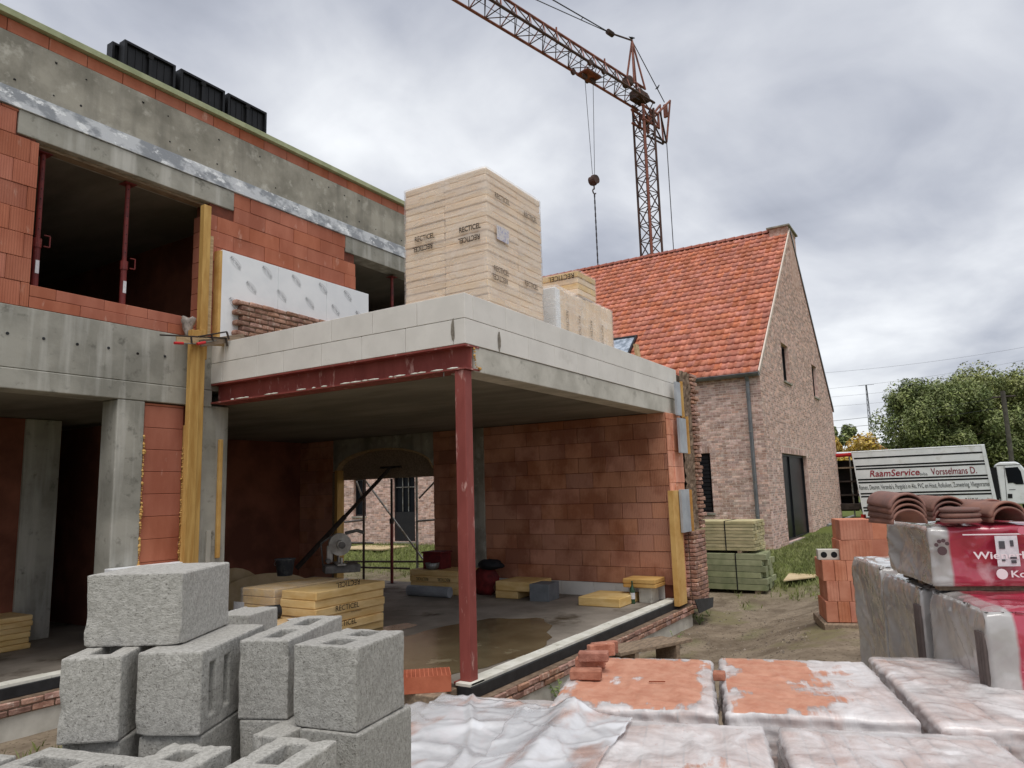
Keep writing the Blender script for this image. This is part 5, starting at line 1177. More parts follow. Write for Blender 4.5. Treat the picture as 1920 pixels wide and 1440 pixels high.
# front row, cores up, tops level with the third layer
ZF = Z3+.012
FR = ((350, 1.63, 347, 'square-cored front'), (440, 1.72, 72, 'half-hidden front'), (634, 1.735, 74, 'long-cored front'), (46, 1.70, 347, 'cut-off front'))
for k, (px, dep, az, nm_) in enumerate(FR): cblock(P2(px, dep, ZF), az, 0, nm_+' row concrete block with its core open to the sky', (1, 1.12, SB[2]), far=(k in (1, 2)))
for li in range(1, 6):
    for px, dep, az, w, nm_ in COLS[:4]: cblock(P2(px, dep, Z3-li*(HB+.002)), az, 1, 'low concrete block '+('', 'one course', 'two courses', 'three courses', 'four courses', 'five courses')[li]+' under the '+nm_+' column of the stack', (.66 if nm_[0] == 'c' else 1, w, SB[2]))
    for k, (px, dep, az, nm_) in enumerate(FR): cblock(P2(px, dep, ZF-li*(HB+.002)), az, 1, 'low concrete block '+('', 'one course', 'two courses', 'three courses', 'four courses', 'five courses')[li]+' under the '+nm_+' column of the stack', (1, 1.12, SB[2]), far=(k in (1, 2)))
pb = P2(400, 1.7, 0); zg = gz(pb.x, pb.y); zt_ = Z3-5*(HB+.002)-.008
PLT = thing('pallet', 'wooden pallet under the near stack of grey concrete blocks', 'pallet', (pb.x, pb.y, zg)); 
for k in range(7): MB().obox((pb.x-.6+k*.2, pb.y+.1, zt_-.02), (.12, 0, 0), (0, 1.5, 0), (0, 0, .022)).build('deck_board', WOODG, PLT)
for k in range(3): MB().obox((pb.x, pb.y-.5+k*.6, (zt_-.031+zg)/2), (1.4, 0, 0), (0, .1, 0), (0, 0, zt_-.031-zg)).build('bearer', WOODG, PLT)

# ------------------------------------------------------------------ wrapped brick packs in the foreground
UA = R_(72); U = Vector((math.sin(UA), math.cos(UA), 0)); V = Vector((math.cos(UA), -math.sin(UA), 0))
def pack_mat(name, dust, seed, slots=False):
    """milky film over pale bricks: brick courses show through, orange brick dust in streaks"""
    m = bpy.data.materials.new(name); m.use_nodes = True; t = m.node_tree; N = t.nodes; LL = t.links.new; b = N['Principled BSDF']; b.inputs['Specular IOR Level'].default_value = .45; b.inputs['Coat Roughness'].default_value = .08; b.inputs['Coat Weight'].default_value = .55 if dust == 0 else .2
    tc_ = N.new('ShaderNodeTexCoord'); 
    def noi(sc, d=7, st=(1, 1, 1), dist=0, rot=0):
        mp_ = N.new('ShaderNodeMapping'); mp_.inputs['Scale'].default_value = st; mp_.inputs['Location'].default_value = (seed*3.7, seed*1.9, 0); mp_.inputs['Rotation'].default_value = (0, 0, rot); LL(tc_.outputs['UV'], mp_.inputs[0]); n = N.new('ShaderNodeTexNoise'); n.inputs['Scale'].default_value = sc; n.inputs['Detail'].default_value = d; n.inputs['Roughness'].default_value = .62; n.inputs['Distortion'].default_value = dist; LL(mp_.outputs[0], n.inputs['Vector']); return n
    def mr(n, a, c_, lo=0, hi=1):
        q = N.new('ShaderNodeMapRange'); q.inputs['From Min'].default_value = a; q.inputs['From Max'].default_value = c_; q.inputs['To Min'].default_value = lo; q.inputs['To Max'].default_value = hi; LL(n if not hasattr(n, 'outputs') else n.outputs['Fac'], q.inputs['Value']); return q.outputs[0]
    def mixc(f, A, B):
        q = N.new('ShaderNodeMix'); q.data_type = 'RGBA'
        if isinstance(f, float): q.inputs['Factor'].default_value = f
        else: LL(f, q.inputs['Factor'])
        for k, v in (('A', A), ('B', B)):
            if isinstance(v, tuple): q.inputs[k].default_value = (*v, 1)
            else: LL(v, q.inputs[k])
        return q.outputs['Result']
    def ridge_n(sc, st, rot, det=4):
        n = noi(sc, det, st, .5, rot); n.noise_type = 'RIDGED_MULTIFRACTAL'; n.inputs['Lacunarity'].default_value = 2.1; n.normalize = False; return n
    def mx(*q):
        o_ = q[0]
        for k in q[1:]:
            n = N.new('ShaderNodeMath'); n.operation = 'MAXIMUM'; LL(o_, n.inputs[0]); LL(k, n.inputs[1]); o_ = n.outputs[0]
        return o_
    rg1 = ridge_n(2.2, (.55, 2.0, 1), .35); rg2 = ridge_n(3.0, (1.6, .5, 1), -.5); rg3 = ridge_n(6.0, (.8, 1.4, 1), .9)
    haze_ = mr(noi(2.8, 8, (1, 1, 1), .9), .38, .62, .48, .90)
    op = mx(haze_, mr(rg1, 1.2, 1.65, 0, .95), mr(rg2, 1.3, 1.7, 0, .9), mr(rg3, 1.45, 1.8, 0, .8))
    c = mixc(mr(noi(2.6, 8, (.35, 2.6, 1), .4, .35), .5, .70, 0, .6), S(234, 230, 229), S(214, 203, 201))
    if dust > 0:
        d1 = noi(2.0, 8, (1, 1, 1), .6); d2 = noi(4.0, 8, (.5, 3.2, 1), .3, .45); ma = N.new('ShaderNodeMath'); ma.operation = 'MULTIPLY_ADD'; LL(d2.outputs['Fac'], ma.inputs[0]); ma.inputs[1].default_value = .45
        at = N.new('ShaderNodeAttribute'); at.attribute_name = 'dust'; LL(at.outputs['Fac'], ma.inputs[2]); mb_ = N.new('ShaderNodeMath'); mb_.operation = 'MULTIPLY_ADD'; LL(d1.outputs['Fac'], mb_.inputs[0]); mb_.inputs[1].default_value = .55; LL(ma.outputs[0], mb_.inputs[2])
        msk = mr(mb_.outputs[0], .92, .985); op = mx(op, msk); c = mixc(msk, c, mixc(mr(noi(9, 6), .4, .65), S(200, 146, 121), S(184, 124, 99)))
        rr_ = N.new('ShaderNodeMapRange'); rr_.inputs['To Min'].default_value = .3; rr_.inputs['To Max'].default_value = .95; LL(msk, rr_.inputs['Value']); LL(rr_.outputs[0], b.inputs['Roughness'])
    else: b.inputs['Roughness'].default_value = .22
    c = mixc(mr(rg1, 1.5, 1.75, 0, .8), c, S(238, 234, 234)); c = mixc(mr(rg2, 1.6, 1.85, 0, .6), c, S(232, 226, 226)); c = mixc(mr(noi(16, 5), .64, .72, 0, .55), c, S(178, 110, 92))
    LL(c, b.inputs['Base Color']); tr = N.new('ShaderNodeBsdfTransparent'); mxs = N.new('ShaderNodeMixShader'); LL(op, mxs.inputs[0]); LL(tr.outputs[0], mxs.inputs[1]); LL(b.outputs[0], mxs.inputs[2]); LL(mxs.outputs[0], N['Material Output'].inputs[0])
    bp = N.new('ShaderNodeBump'); bp.inputs['Strength'].default_value = .45; bp.inputs['Distance'].default_value = .012; LL(noi(14, 8, (.6, 1.6, 1), .7, .4).outputs['Fac'], bp.inputs['Height'])
    bp2 = N.new('ShaderNodeBump'); bp2.inputs['Strength'].default_value = .5; bp2.inputs['Distance'].default_value = .01; LL(rg1.outputs['Fac'], bp2.inputs['Height']); LL(bp.outputs[0], bp2.inputs['Normal'])
    bp3 = N.new('ShaderNodeBump'); bp3.inputs['Strength'].default_value = .4; bp3.inputs['Distance'].default_value = .008; LL(rg2.outputs['Fac'], bp3.inputs['Height']); LL(bp2.outputs[0], bp3.inputs['Normal']); LL(bp3.outputs[0], b.inputs['Normal']); return m
def pack(label, u0, u1, v0, v1, zt, seed, dust=0, slots=False, zb=None, tilt=(0, 0), res=.015, dfade=0):
    """brick pack under film: courses bulge through, film pulled down over the rim in folds"""
    H = .36; Lu, Lv = u1-u0, v1-v0; na, nb = int((Lu+2*H)/res), int((Lv+2*H)/res); vs = []; uv = []; du = []
    t = thing('brick_pack', label, 'brick pack', (U*u0+V*v0)+Z*gz(*(U*u0+V*v0).xy), 'film-wrapped brick packs in the foreground')
    def warp(x, L_):
        # uneven grid: finer on top, coarser below the rim
        return x
    for i in range(na+1):
        a = -H+(Lu+2*H)*i/na
        for j in range(nb+1):
            b = -H+(Lv+2*H)*j/nb; ca, cb = min(max(a, 0), Lu), min(max(b, 0), Lv); oa, ob = max(-a, a-Lu, 0), max(-b, b-Lv, 0); over = max(oa, ob)
            row = int(cb/.095); fa = ((ca+(.1 if row % 2 else 0))/.2) % 1; fb = (cb/.095) % 1
            g = min(min(fa, 1-fa)*.2, min(fb, 1-fb)*.095); joint = -.007*math.exp(-(g/.010)**2)
            e_ = min(ca, Lu-ca, cb, Lv-cb); z = zt+tilt[0]*(ca/Lu-.5)+tilt[1]*(cb/Lv-.5)+.008*fbm(ca*2.2+seed, cb*2.2, seed)+.002*fbm(ca*9, cb*9, seed)+.004*nz((ca*.5+cb)*9+seed*3, (ca-cb*.3)*1.5, seed)*smooth(0, .2, e_)
            if over == 0: z += joint*.3-.007*math.exp(-e_/.008)+.011*max(0, 1-abs(nz((ca*.7+cb)*3.1+seed*5, (ca-cb*.6)*1.3, seed))*11)*smooth(0, .12, e_)+.006*nz(row*3.1+seed, int((ca+(.1 if row % 2 else 0))/.2)*1.7)
            else:
                z -= .007+over*.99
            out = 0.0
            if over > 0: out = .007*min(1, over/.03)+.009*fbm((a+b)*5+seed, over*3, seed)+.004*math.sin(over*6.28/.067)+.012*max(0, 1-abs(nz((a+b)*6+seed*7, over*2.5+a*2, seed))*6)
            ou = (out if oa >= ob else min(oa, ob)*.12)*(-1 if a < 0 else 1 if a > Lu else 0); ov = (out if ob > oa else min(oa, ob)*.12)*(-1 if b < 0 else 1 if b > Lv else 0)
            p = U*(u0+ca+ou)+V*(v0+cb+ov)+Z*z; vs.append(p); uv.append((a, b)); du.append((dust*(.43+.16*smooth(.0, .22, e_)+.16*fbm(ca*2.6+seed, cb*2.6, seed)) - dfade*smooth(.35, 1.0, cb/Lv)*.22) if (over == 0 and dust > 0) else 0)
    n = nb+1; fs = [(i*n+j, i*n+j+1, (i+1)*n+j+1, (i+1)*n+j) for i in range(na) for j in range(nb)]
    me = bpy.data.meshes.new('film'); me.from_pydata(vs, [], fs); me.update(); me.polygons.foreach_set('use_smooth', [True]*len(fs))
    ul = me.uv_layers.new(name='UVMap'); li = [0]*len(me.loops); me.loops.foreach_get('vertex_index', li); fl = []
    for k in li: fl += [uv[k][0], uv[k][1]]
    ul.data.foreach_set('uv', fl); at = me.attributes.new('dust', 'FLOAT', 'POINT'); at.data.foreach_set('value', du)
    me.materials.append(pack_mat('pack_film_%d' % seed, dust, seed, slots)); o = bpy.data.objects.new('film', me); link(o, t)
    zb0 = max(gz(*(U*u0+V*v0).xy), gz(*(U*u1+V*v1).xy), gz(*(U*u0+V*v1).xy))+.12
    # brick courses under the film, seen in the gaps between packs
    rb = random.Random(seed*7); bm_ = PERF if slots else None; rows = int(Lv/.0965); ncol = int(Lu/.2)
    az_ = math.atan2(U.y, U.x)
    for r in range(rows):
        for k in range(-1, ncol+1):
            a0 = k*.2+(.1 if r % 2 else 0); a1 = a0+.19; a0, a1 = max(a0, .004), min(a1, Lu-.004)
            if a1-a0 < .05: continue
            vv = (r+.5)*Lv/rows; p = U*(u0+(a0+a1)/2)+V*(v0+vv)+Z*(zt-.052+rb.uniform(-.004, .003)); full = a1-a0 > .185
            if slots and full: ob = bpy.data.objects.new('brick', PERF); link(ob, t); ob.location = p; ob.rotation_euler = (0, 0, az_+rb.uniform(-.015, .015))
            else: piece('brick', p, (round(a1-a0, 2), Lv/rows-.006, .06), OLDP, t, az_+rb.uniform(-.015, .015), bev=.005)
    for j in range(1, 6):
        for k in range(int(Lv/.2)+1):
            v_0 = max(.004, k*.2-(.1 if j % 2 else 0)); v_1 = min(Lv-.004, v_0+.19)
            if v_1-v_0 > .05: piece('brick', U*(u0+.05)+V*(v0+(v_0+v_1)/2)+Z*(zt-.052-.067*j), (.088, round(v_1-v_0, 2), .06), OLDP, t, az_, bev=.005)
        for k in range(ncol+1):
            a0 = max(.1, k*.2-(.1 if j % 2 else 0)); a1 = min(Lu-.004, a0+.19)
            if a1-a0 > .05:
                for sv_ in (.046, Lv-.046): piece('brick', U*(u0+(a0+a1)/2)+V*(v0+sv_)+Z*(zt-.052-.067*j), (round(a1-a0, 2), .084, .06), OLDP, t, az_, bev=.005)
    zz = zt-.10-.067*5+.02; c0 = U*((u0+u1)/2)+V*((v0+v1)/2); k = 0
    while zz-.066 > zb0-.001:
        MB().obox(c0+Z*(zz-.033), U*(Lu-.02-.01*(k % 2)), V*(Lv-.02-.01*(k % 2)), Z*.058).build('brick_course', OLDP, t, bevel=.006, seg=1); zz -= .066; k += 1
    MB().obox(c0+Z*((zt-.10+zb0)/2), U*(Lu-.2), V*(Lv-.2), Z*(zt-.11-zb0)).build('core', OLDP, t)
    for q in (-.4, 0, .4): MB().obox(c0+V*q*Lv+Z*((zz+gz(*c0.xy)-.05)/2), U*Lu*.98, V*.1, Z*(zz-gz(*c0.xy)+.05)).build('pallet_bearer', WOODG, t)
    return o
OLDP = mat('pale_brick', S(220, 182, 165), S(196, 154, 137), 8, 6, .9, .4, 50, rnd=.16)
def perf_brick():
    mb = MB(); L_, W_, H_ = .19, .09, .06; xs = [0, .014]; 
    for k in range(7): xs += [xs[-1]+.010, xs[-1]+.010+.0145]
    xs[-1] = L_; ys = [0, .012, .039, .051, .078, W_]
    for i in range(len(xs)-1):
        for j in range(5):
            hole = i % 2 == 1 and j in (1, 3); z = H_/2-(.03 if hole else 0); x0, x1, y0, y1 = xs[i]-L_/2, xs[i+1]-L_/2, ys[j]-W_/2, ys[j+1]-W_/2
            mb.add([(x0, y0, z), (x1, y0, z), (x1, y1, z), (x0, y1, z)], [(0, 1, 2, 3)])
            if hole:
                c = [(x0, y0), (x1, y0), (x1, y1), (x0, y1)]
                for p, q in zip(c, c[1:]+c[:1]): mb.add([(*p, z), (*q, z), (*q, H_/2), (*p, H_/2)], [(0, 1, 2, 3)])
    c = [(-L_/2, -W_/2), (L_/2, -W_/2), (L_/2, W_/2), (-L_/2, W_/2)]
    for p, q in zip(c, c[1:]+c[:1]): mb.add([(*p, -H_/2), (*q, -H_/2), (*q, H_/2), (*p, H_/2)], [(0, 1, 2, 3)])
    me = bpy.data.meshes.new('brick'); me.from_pydata(mb.v, [], mb.f); me.materials.append(OLDP); return me
PERF = perf_brick()
pack('orange-dusted brick pack with three loose bricks on its left edge', 4.29, 5.50, -.88, .03, .50, 1, 1.0)
pack('orange-dusted brick pack streaked with white folds, no bricks on it', 4.29, 5.55, .10, 1.03, .505, 2, 1.0, dfade=1)
pack('milky white brick pack behind the dusty ones, nearest the grey wrapped tiles', 4.17, 5.68, 1.10, 2.12, .515, 3)
pack('brick pack with slotted brick ends showing through torn film', 2.75, 4.17, -.62, .26, .475, 4, .58, True)
pack('milky white brick pack beside the slotted one', 2.75, 4.16, .345, 1.31, .48, 5)
pack('milky white brick pack at the end of the near row', 2.85, 4.02, 1.42, 2.35, .47, 6)
pack('brick pack mostly hidden by the loose white plastic sheet', 2.75, 4.15, -1.62, -.70, .43, 7, .45)
pack('brick pack behind the loose white sheet, next to the steel column', 4.25, 5.0, -1.75, -.98, .33, 8, .2)
# loose translucent sheet over the left packs
SHM = bpy.data.materials.new('plastic_sheet'); SHM.use_nodes = True
def sheet_mat(m):
    """thin milky polythene: creases catch the light, what lies below shows through"""
    t = m.node_tree; N = t.nodes; LL = t.links.new; b = N['Principled BSDF']; b.inputs['Roughness'].default_value = .16; b.inputs['Specular IOR Level'].default_value = .6; b.inputs['Coat Weight'].default_value = .5; b.inputs['Coat Roughness'].default_value = .1
    g = N.new('ShaderNodeNewGeometry'); n = N.new('ShaderNodeTexNoise'); n.inputs['Scale'].default_value = 2.6; n.inputs['Detail'].default_value = 6; LL(g.outputs['Position'], n.inputs['Vector'])
    rg = N.new('ShaderNodeTexNoise'); rg.noise_type = 'RIDGED_MULTIFRACTAL'; rg.normalize = False; rg.inputs['Scale'].default_value = 3.2; rg.inputs['Detail'].default_value = 4; rg.inputs['Distortion'].default_value = .5; LL(g.outputs['Position'], rg.inputs['Vector'])
    r = N.new('ShaderNodeMapRange'); r.inputs['From Min'].default_value = .36; r.inputs['From Max'].default_value = .60; r.inputs['To Min'].default_value = .28; r.inputs['To Max'].default_value = .80; LL(n.outputs['Fac'], r.inputs['Value'])
    tr = N.new('ShaderNodeBsdfTransparent'); mx_ = N.new('ShaderNodeMixShader'); LL(r.outputs[0], mx_.inputs[0]); LL(tr.outputs[0], mx_.inputs[1]); LL(b.outputs[0], mx_.inputs[2]); LL(mx_.outputs[0], N['Material Output'].inputs[0])
    ms = N.new('ShaderNodeMapping'); ms.inputs['Scale'].default_value = (1.2, 3.2, 1); ms.inputs['Rotation'].default_value = (0, 0, .5); LL(g.outputs['Position'], ms.inputs[0]); dn_ = N.new('ShaderNodeTexNoise'); dn_.inputs['Scale'].default_value = 1.7; dn_.inputs['Detail'].default_value = 8; LL(ms.outputs[0], dn_.inputs['Vector']); dr = N.new('ShaderNodeMapRange'); dr.inputs['From Min'].default_value = .55; dr.inputs['From Max'].default_value = .66; dr.inputs['To Max'].default_value = .75; LL(dn_.outputs['Fac'], dr.inputs['Value']); cm = N.new('ShaderNodeMix'); cm.data_type = 'RGBA'; LL(dr.outputs[0], cm.inputs['Factor']); cm.inputs['A'].default_value = (*S(236, 236, 238), 1); cm.inputs['B'].default_value = (*S(206, 158, 136), 1); LL(cm.outputs['Result'], b.inputs['Base Color'])
    bp = N.new('ShaderNodeBump'); bp.inputs['Strength'].default_value = .6; bp.inputs['Distance'].default_value = .02; LL(rg.outputs['Fac'], bp.inputs['Height']); LL(bp.outputs[0], b.inputs['Normal'])
sheet_mat(SHM)
def sheet(label, corners, n, zf):
    """corners = 4 (u,v) points; zf gives the height of the drape"""
    vs = []
    for i in range(n+1):
        for j in range(n+1):
            s, t = i/n, j/n; q = [corners[0][k]*(1-s)*(1-t)+corners[1][k]*s*(1-t)+corners[2][k]*s*t+corners[3][k]*(1-s)*t for k in (0, 1)]
            q[0] += .03*fbm(q[0]*3, q[1]*3, 7); q[1] += .03*fbm(q[0]*3, q[1]*3, 1.5); vs.append(U*q[0]+V*q[1]+Z*zf(q[0], q[1], s, t))
    me = bpy.data.meshes.new('plastic_sheet'); me.from_pydata(vs, [], [(i*(n+1)+j, i*(n+1)+j+1, (i+1)*(n+1)+j+1, (i+1)*(n+1)+j) for i in range(n) for j in range(n)]); me.update(); me.polygons.foreach_set('use_smooth', [True]*len(me.polygons)); me.materials.append(SHM)
    o = bpy.data.objects.new('plastic_sheet', me); link(o); tag(o, label, 'plastic sheet'); sl = o.modifiers.new('thick', 'SOLIDIFY'); sl.thickness = .003; return o
def crease(x, y, k): return max(0, 1-abs(nz(x, y, k))*10)
def drape(u, v, s, t):
    z = .475 if u < 4.2 else .475-(.13*smooth(4.2, 4.5, u))
    return z+.010+.020*crease(u*.8+v*1.4, v*.9-u*.3, 4)+.014*crease(u*2.0-v*1.0, v*1.8, 9)+.006*crease(u*4+v*2, v*3-u, 2)+.02*abs(fbm(u*1.6, v*1.6, 2))
sheet('loose white plastic sheet crumpled over the packs by the steel column', [(2.75, -1.66), (4.95, -1.78), (4.75, -.98), (2.75, -.80)], 90, drape)
def flap(u, v, s, t):
    r = math.exp(-((t-.42-.1*s)/.16)**2); return .497+.075*r*(.4+.6*s)+.010*crease(u*2+v*1.5, v*3, 3)+.005*crease(u*5, v*4-u*3, 6)
sheet('folded flap of white plastic sheet rising to a peak between two packs', [(3.0, -1.05), (4.22, -1.05), (4.12, -.40), (3.0, -.55)], 60, flap)
# loose bricks
def loose(px, py, z, az, label, size=(.2, .09, .06), m=None, rot=None):
    p = hit(px, py, 2, z); o = piece('loose_brick', (p.x, p.y, z+size[2]/2+.004), size, m or OLDR, None, R_(90-az), bev=.006, rough=.002, var=int(px) % 3); tag(o, label, 'brick', 'loose red bricks on the packs'); return o
OLDR = mat('loose_red_brick', S(188, 130, 108), S(158, 102, 82), 12, 7, .95, .8, 50, rnd=.12, c3=(S(204, 160, 140), 18, .58, .7), bdist=.01)
loose(1099, 1274, .505, 160, 'single red brick lying alone on the left edge of the dusty pack')
loose(1107, 1251, .505, 162, 'red brick at the foot of the small pile of three')
loose(1113, 1240, .567, 160, 'red brick on top of the small pile of three')
loose(1128, 1232, .505, 130, 'red brick standing behind the small pile', (.2, .06, .09))
loose(1134, 1228, .505, 128, 'red brick on edge at the back of the small pile', (.2, .06, .09))
loose(1349, 1275, .50, 75, 'red brick wedged over the gap between the two dusty packs', (.09, .075, .045))
sk = hit(1232, 1278, 2, .515); o = MB().obox(sk, V*.10+U*.012, U*.006, Z*.006).build('twig', mat('twig', S(140, 74, 48)), None); tag(o, 'thin rusty nail-like twig lying on the orange dust', 'twig')
# perforated red brick by the column foot
def perf(c, az, label):
    d = Vector((math.sin(az), math.cos(az), 0)); s = Vector((d.y, -d.x, 0)); c = Vector(c); L_, W_, H_ = .5, .3, .14; nx, ny = 13, 7; t = thing('perforated_brick', label, 'brick', c); mb = MB(); w = .008
    cx = L_/nx; cy = W_/ny
    for i in range(nx+1): mb.obox(c+d*(-L_/2+i*cx)+Z*H_/2, d*w, s*W_, Z*H_)
    m2 = MB()
    for j in range(ny+1): m2.obox(c+s*(-W_/2+j*cy)+Z*(H_/2-.001), d*(L_+.006), s*w, Z*(H_-.002))
    PM = mat('fresh_clay', S(192, 112, 84), S(172, 94, 68), 5, 6, .9, .2, 50); mb.build('cross_webs', PM, t); m2.build('long_webs', PM, t); MB().obox(c+Z*.004, d*(L_-.01), s*(W_-.01), Z*.006).build('underside', PM, t)
pf = hit(815, 1262, 2, .02); PBT = thing('timber_block', 'rough timber offcut under the perforated brick by the steel column', 'timber', (5.45, 4.35, -.42))
perf((5.36, 4.36, -.02), R_(140), 'bright orange perforated brick lying beside the steel column foot'); box('offcut', 5.2, 5.54, 4.1, 4.6, -.45, -.022, WOODG, PBT, .01)
# plank bench by the plinth
bt1, bt2 = hit(1150, 1213, 2, -.16), hit(1250, 1194, 2, -.16)
BN = thing('plank_bench', 'low plank bench of weathered boards beside the brick plinth', 'bench', (bt1.x, bt1.y, -.42)); d = bt2-bt1
dn = Vector((d.x, d.y, 0)).normalized(); sn = Vector((dn.y, -dn.x, 0))
for k in range(3): MB().obox((bt1+bt2)/2+sn*(-.04+k*.135)+Z*-.02, dn*(d.length+.15*k), sn*.128, Z*.04).build('plank', WOODG, BN, bevel=.004)
for q in (.12, .88): MB().obox(bt1.lerp(bt2, q)+sn*.11-Z*.165, dn*.06, sn*.36, Z*.25).build('leg', WOODG, BN, bevel=.004)

# ------------------------------------------------------------------ wrapped roof-tile packs at the right
UB = R_(70); U2 = Vector((math.sin(UB), math.cos(UB), 0)); V2 = Vector((math.cos(UB), -math.sin(UB), 0))
def wrap_mat(name):
    """tight shrink film, clear over grey tiles and printed red beyond the 'red' mark; white highlights painted along its creases"""
    m = bpy.data.materials.new(name); m.use_nodes = True; t = m.node_tree; N = t.nodes; LL = t.links.new; b = N['Principled BSDF']; b.inputs['Roughness'].default_value = .22; b.inputs['Specular IOR Level'].default_value = .55; b.inputs['Coat Weight'].default_value = .9; b.inputs['Coat Roughness'].default_value = .07; MATS[name] = m
    g = N.new('ShaderNodeNewGeometry')
    def noi(sc, kind='FBM', d=6, dist=.4):
        n = N.new('ShaderNodeTexNoise'); n.noise_type = kind; n.normalize = kind == 'FBM'; n.inputs['Scale'].default_value = sc; n.inputs['Detail'].default_value = d; n.inputs['Distortion'].default_value = dist; LL(g.outputs['Position'], n.inputs['Vector']); return n
    def mr(n, a, c_, hi=1):
        q = N.new('ShaderNodeMapRange'); q.inputs['From Min'].default_value = a; q.inputs['From Max'].default_value = c_; q.inputs['To Max'].default_value = hi; LL(n.outputs['Fac'], q.inputs['Value']); return q.outputs[0]
    def mixc(f, A, B):
        q = N.new('ShaderNodeMix'); q.data_type = 'RGBA'; LL(f, q.inputs['Factor'])
        for k, v in (('A', A), ('B', B)):
            if isinstance(v, tuple): q.inputs[k].default_value = (*v, 1)
            else: LL(v, q.inputs[k])
        return q.outputs['Result']
    at = N.new('ShaderNodeAttribute'); at.attribute_name = 'red'; rm = mr(at, .48, .52)
    gc = mixc(mr(noi(2.2), .38, .62), S(188, 185, 182), S(158, 154, 151)); rc_ = mixc(mr(noi(2.2), .38, .62), S(184, 66, 86), S(162, 46, 66)); c = mixc(rm, gc, rc_)
    r1 = noi(3.4, 'RIDGED_MULTIFRACTAL', 3, .7); r2 = noi(9.5, 'RIDGED_MULTIFRACTAL', 4, .6); c = mixc(mr(r1, 1.4, 1.75, .4), c, S(240, 238, 238)); c = mixc(mr(noi(5, d=7), .60, .72, .3), c, S(226, 220, 220)); c = mixc(mr(r2, 1.45, 1.8, .4), c, S(238, 236, 236)); LL(c, b.inputs['Base Color'])
    p = None
    for n, st, di in ((r1, .6, .016), (r2, .6, .007), (noi(18), .12, .01)):
        bp = N.new('ShaderNodeBump'); bp.inputs['Strength'].default_value = st; bp.inputs['Distance'].default_value = di; LL(n.outputs['Fac'], bp.inputs['Height'])
        if p: LL(p.outputs[0], bp.inputs['Normal'])
        p = bp
    LL(p.outputs[0], b.inputs['Normal']); return m
GFILM = wrap_mat('shrink_film')
TILEG = mat('stacked_tile', S(112, 100, 96), S(94, 84, 80), 6, 5, .7)
def tile_pack(label, c, lu, lv, h, seed, redfrom, ridges=()):
    """shrink-wrapped tiles: c = near left bottom corner; film sags inward between the hard tile edges; red print starts at redfrom metres along the front"""
    t = thing('tile_pack', label, 'tile pack', c, 'shrink-wrapped roof tile packs'); c = Vector(c); n = 44; m_ = 26; rim = .05
    per = []; 
    N1, N2 = 44, 56
    for k in range(N2): per.append((U2*0+V2*(lv*k/N2), -U2, k/N2*lv, 'f'))
    for k in range(N1): per.append((U2*(lu*k/N1)+V2*lv, V2, k/N1*lu, 'r'))
    for k in range(N2): per.append((U2*lu+V2*(lv*(1-k/N2)), U2, k/N2*lv, 'b'))
    for k in range(N1): per.append((U2*(lu*(1-k/N1)), -V2, lu*(1-k/N1), 'l'))
    P = len(per); mg = MB(); mr_ = MB(); vs = []
    for j in range(n+1):
        f = j/n; z = h*f
        for (p, nr, s, side) in per:
            L_ = lv if side in 'fb' else lu; e_ = min(s, L_-s)/L_*2
            sag = -.05*math.sin(math.pi*f)**.8*smooth(0, .5, e_)*(.4 if side in 'fb' else 1)
            rnd = -.035*max(0, (f-.9)/.1)**2-.02*max(0, (.1-f)/.1)**2
            q = .014*fbm(s*4+seed, z*3+s*2, seed)+.011*max(0, 1-abs(nz(s*3-z*3.5+seed, z*1.6, seed))*9)*smooth(0, .1, e_)+.006*max(0, 1-abs(nz(s*5+z*4, z*4-s*2, seed*2))*9)
            vs.append(c+p+Z*z+nr*(sag+rnd+q))
    top_i = len(vs)
    for j in range(m_+1):
        for k in range(m_+1):
            a, b = j/m_, k/m_; vs.append(c+U2*(lu*(.03+.94*a))+V2*(lv*(.03+.94*b))+Z*(h+.012+.012*fbm(a*5+seed, b*6, seed)-.02*(1-min(1, min(a, 1-a, b, 1-b)*10))))
    ff = []
    for j in range(n):
        for i in range(P): i2 = (i+1) % P; ff.append((j*P+i, j*P+i2, (j+1)*P+i2, (j+1)*P+i))
    for j in range(m_):
        for k in range(m_): ff.append((top_i+j*(m_+1)+k, top_i+j*(m_+1)+k+1, top_i+(j+1)*(m_+1)+k+1, top_i+(j+1)*(m_+1)+k))
    ring = [n*P+i for i in range(P)]
    def near(idx):
        w = vs[idx]-c; a = min(1, max(0, (w.dot(U2)/lu-.03)/.94)); b = min(1, max(0, (w.dot(V2)/lv-.03)/.94)); return top_i+round(a*m_)*(m_+1)+round(b*m_)
    for i in range(P):
        A, B = near(ring[i]), near(ring[(i+1) % P]); ff.append((ring[i], ring[(i+1) % P], B, A) if A != B else (ring[i], ring[(i+1) % P], B))
    me = bpy.data.meshes.new('film'); me.from_pydata(vs, [], ff); me.update(); me.polygons.foreach_set('use_smooth', [True]*len(ff)); me.materials.append(GFILM)
    at_ = me.attributes.new('red', 'FLOAT', 'POINT'); at_.data.foreach_set('value', [.5+((p-c).dot(V2)-redfrom)*2.0+.02*nz(p.z*6, seed) for p in vs]); o_ = bpy.data.objects.new('film', me); link(o_, t)
    # tile edges that press through the film
    for (a, w_) in ridges:
        for k in range(4): rod('tile_edge', c-V2*.004+U2*(a+k*w_)+Z*h*.06, c-V2*.004+U2*(a+k*w_)+Z*h*.9, .014, TILEG, t, 8)
    MB().obox(c+U2*lu/2+V2*lv/2+Z*h/2, U2*(lu-.16), V2*(lv-.16), Z*(h-.06)).build('tiles', TILEG, t)
    return t
def camp(px, dep, z): q = CAM+ray(px, 1000)*dep; return Vector((q.x, q.y, z))
k0 = camp(1828, 4.25, 0); gB = gz(k0.x, k0.y); ZL = .94
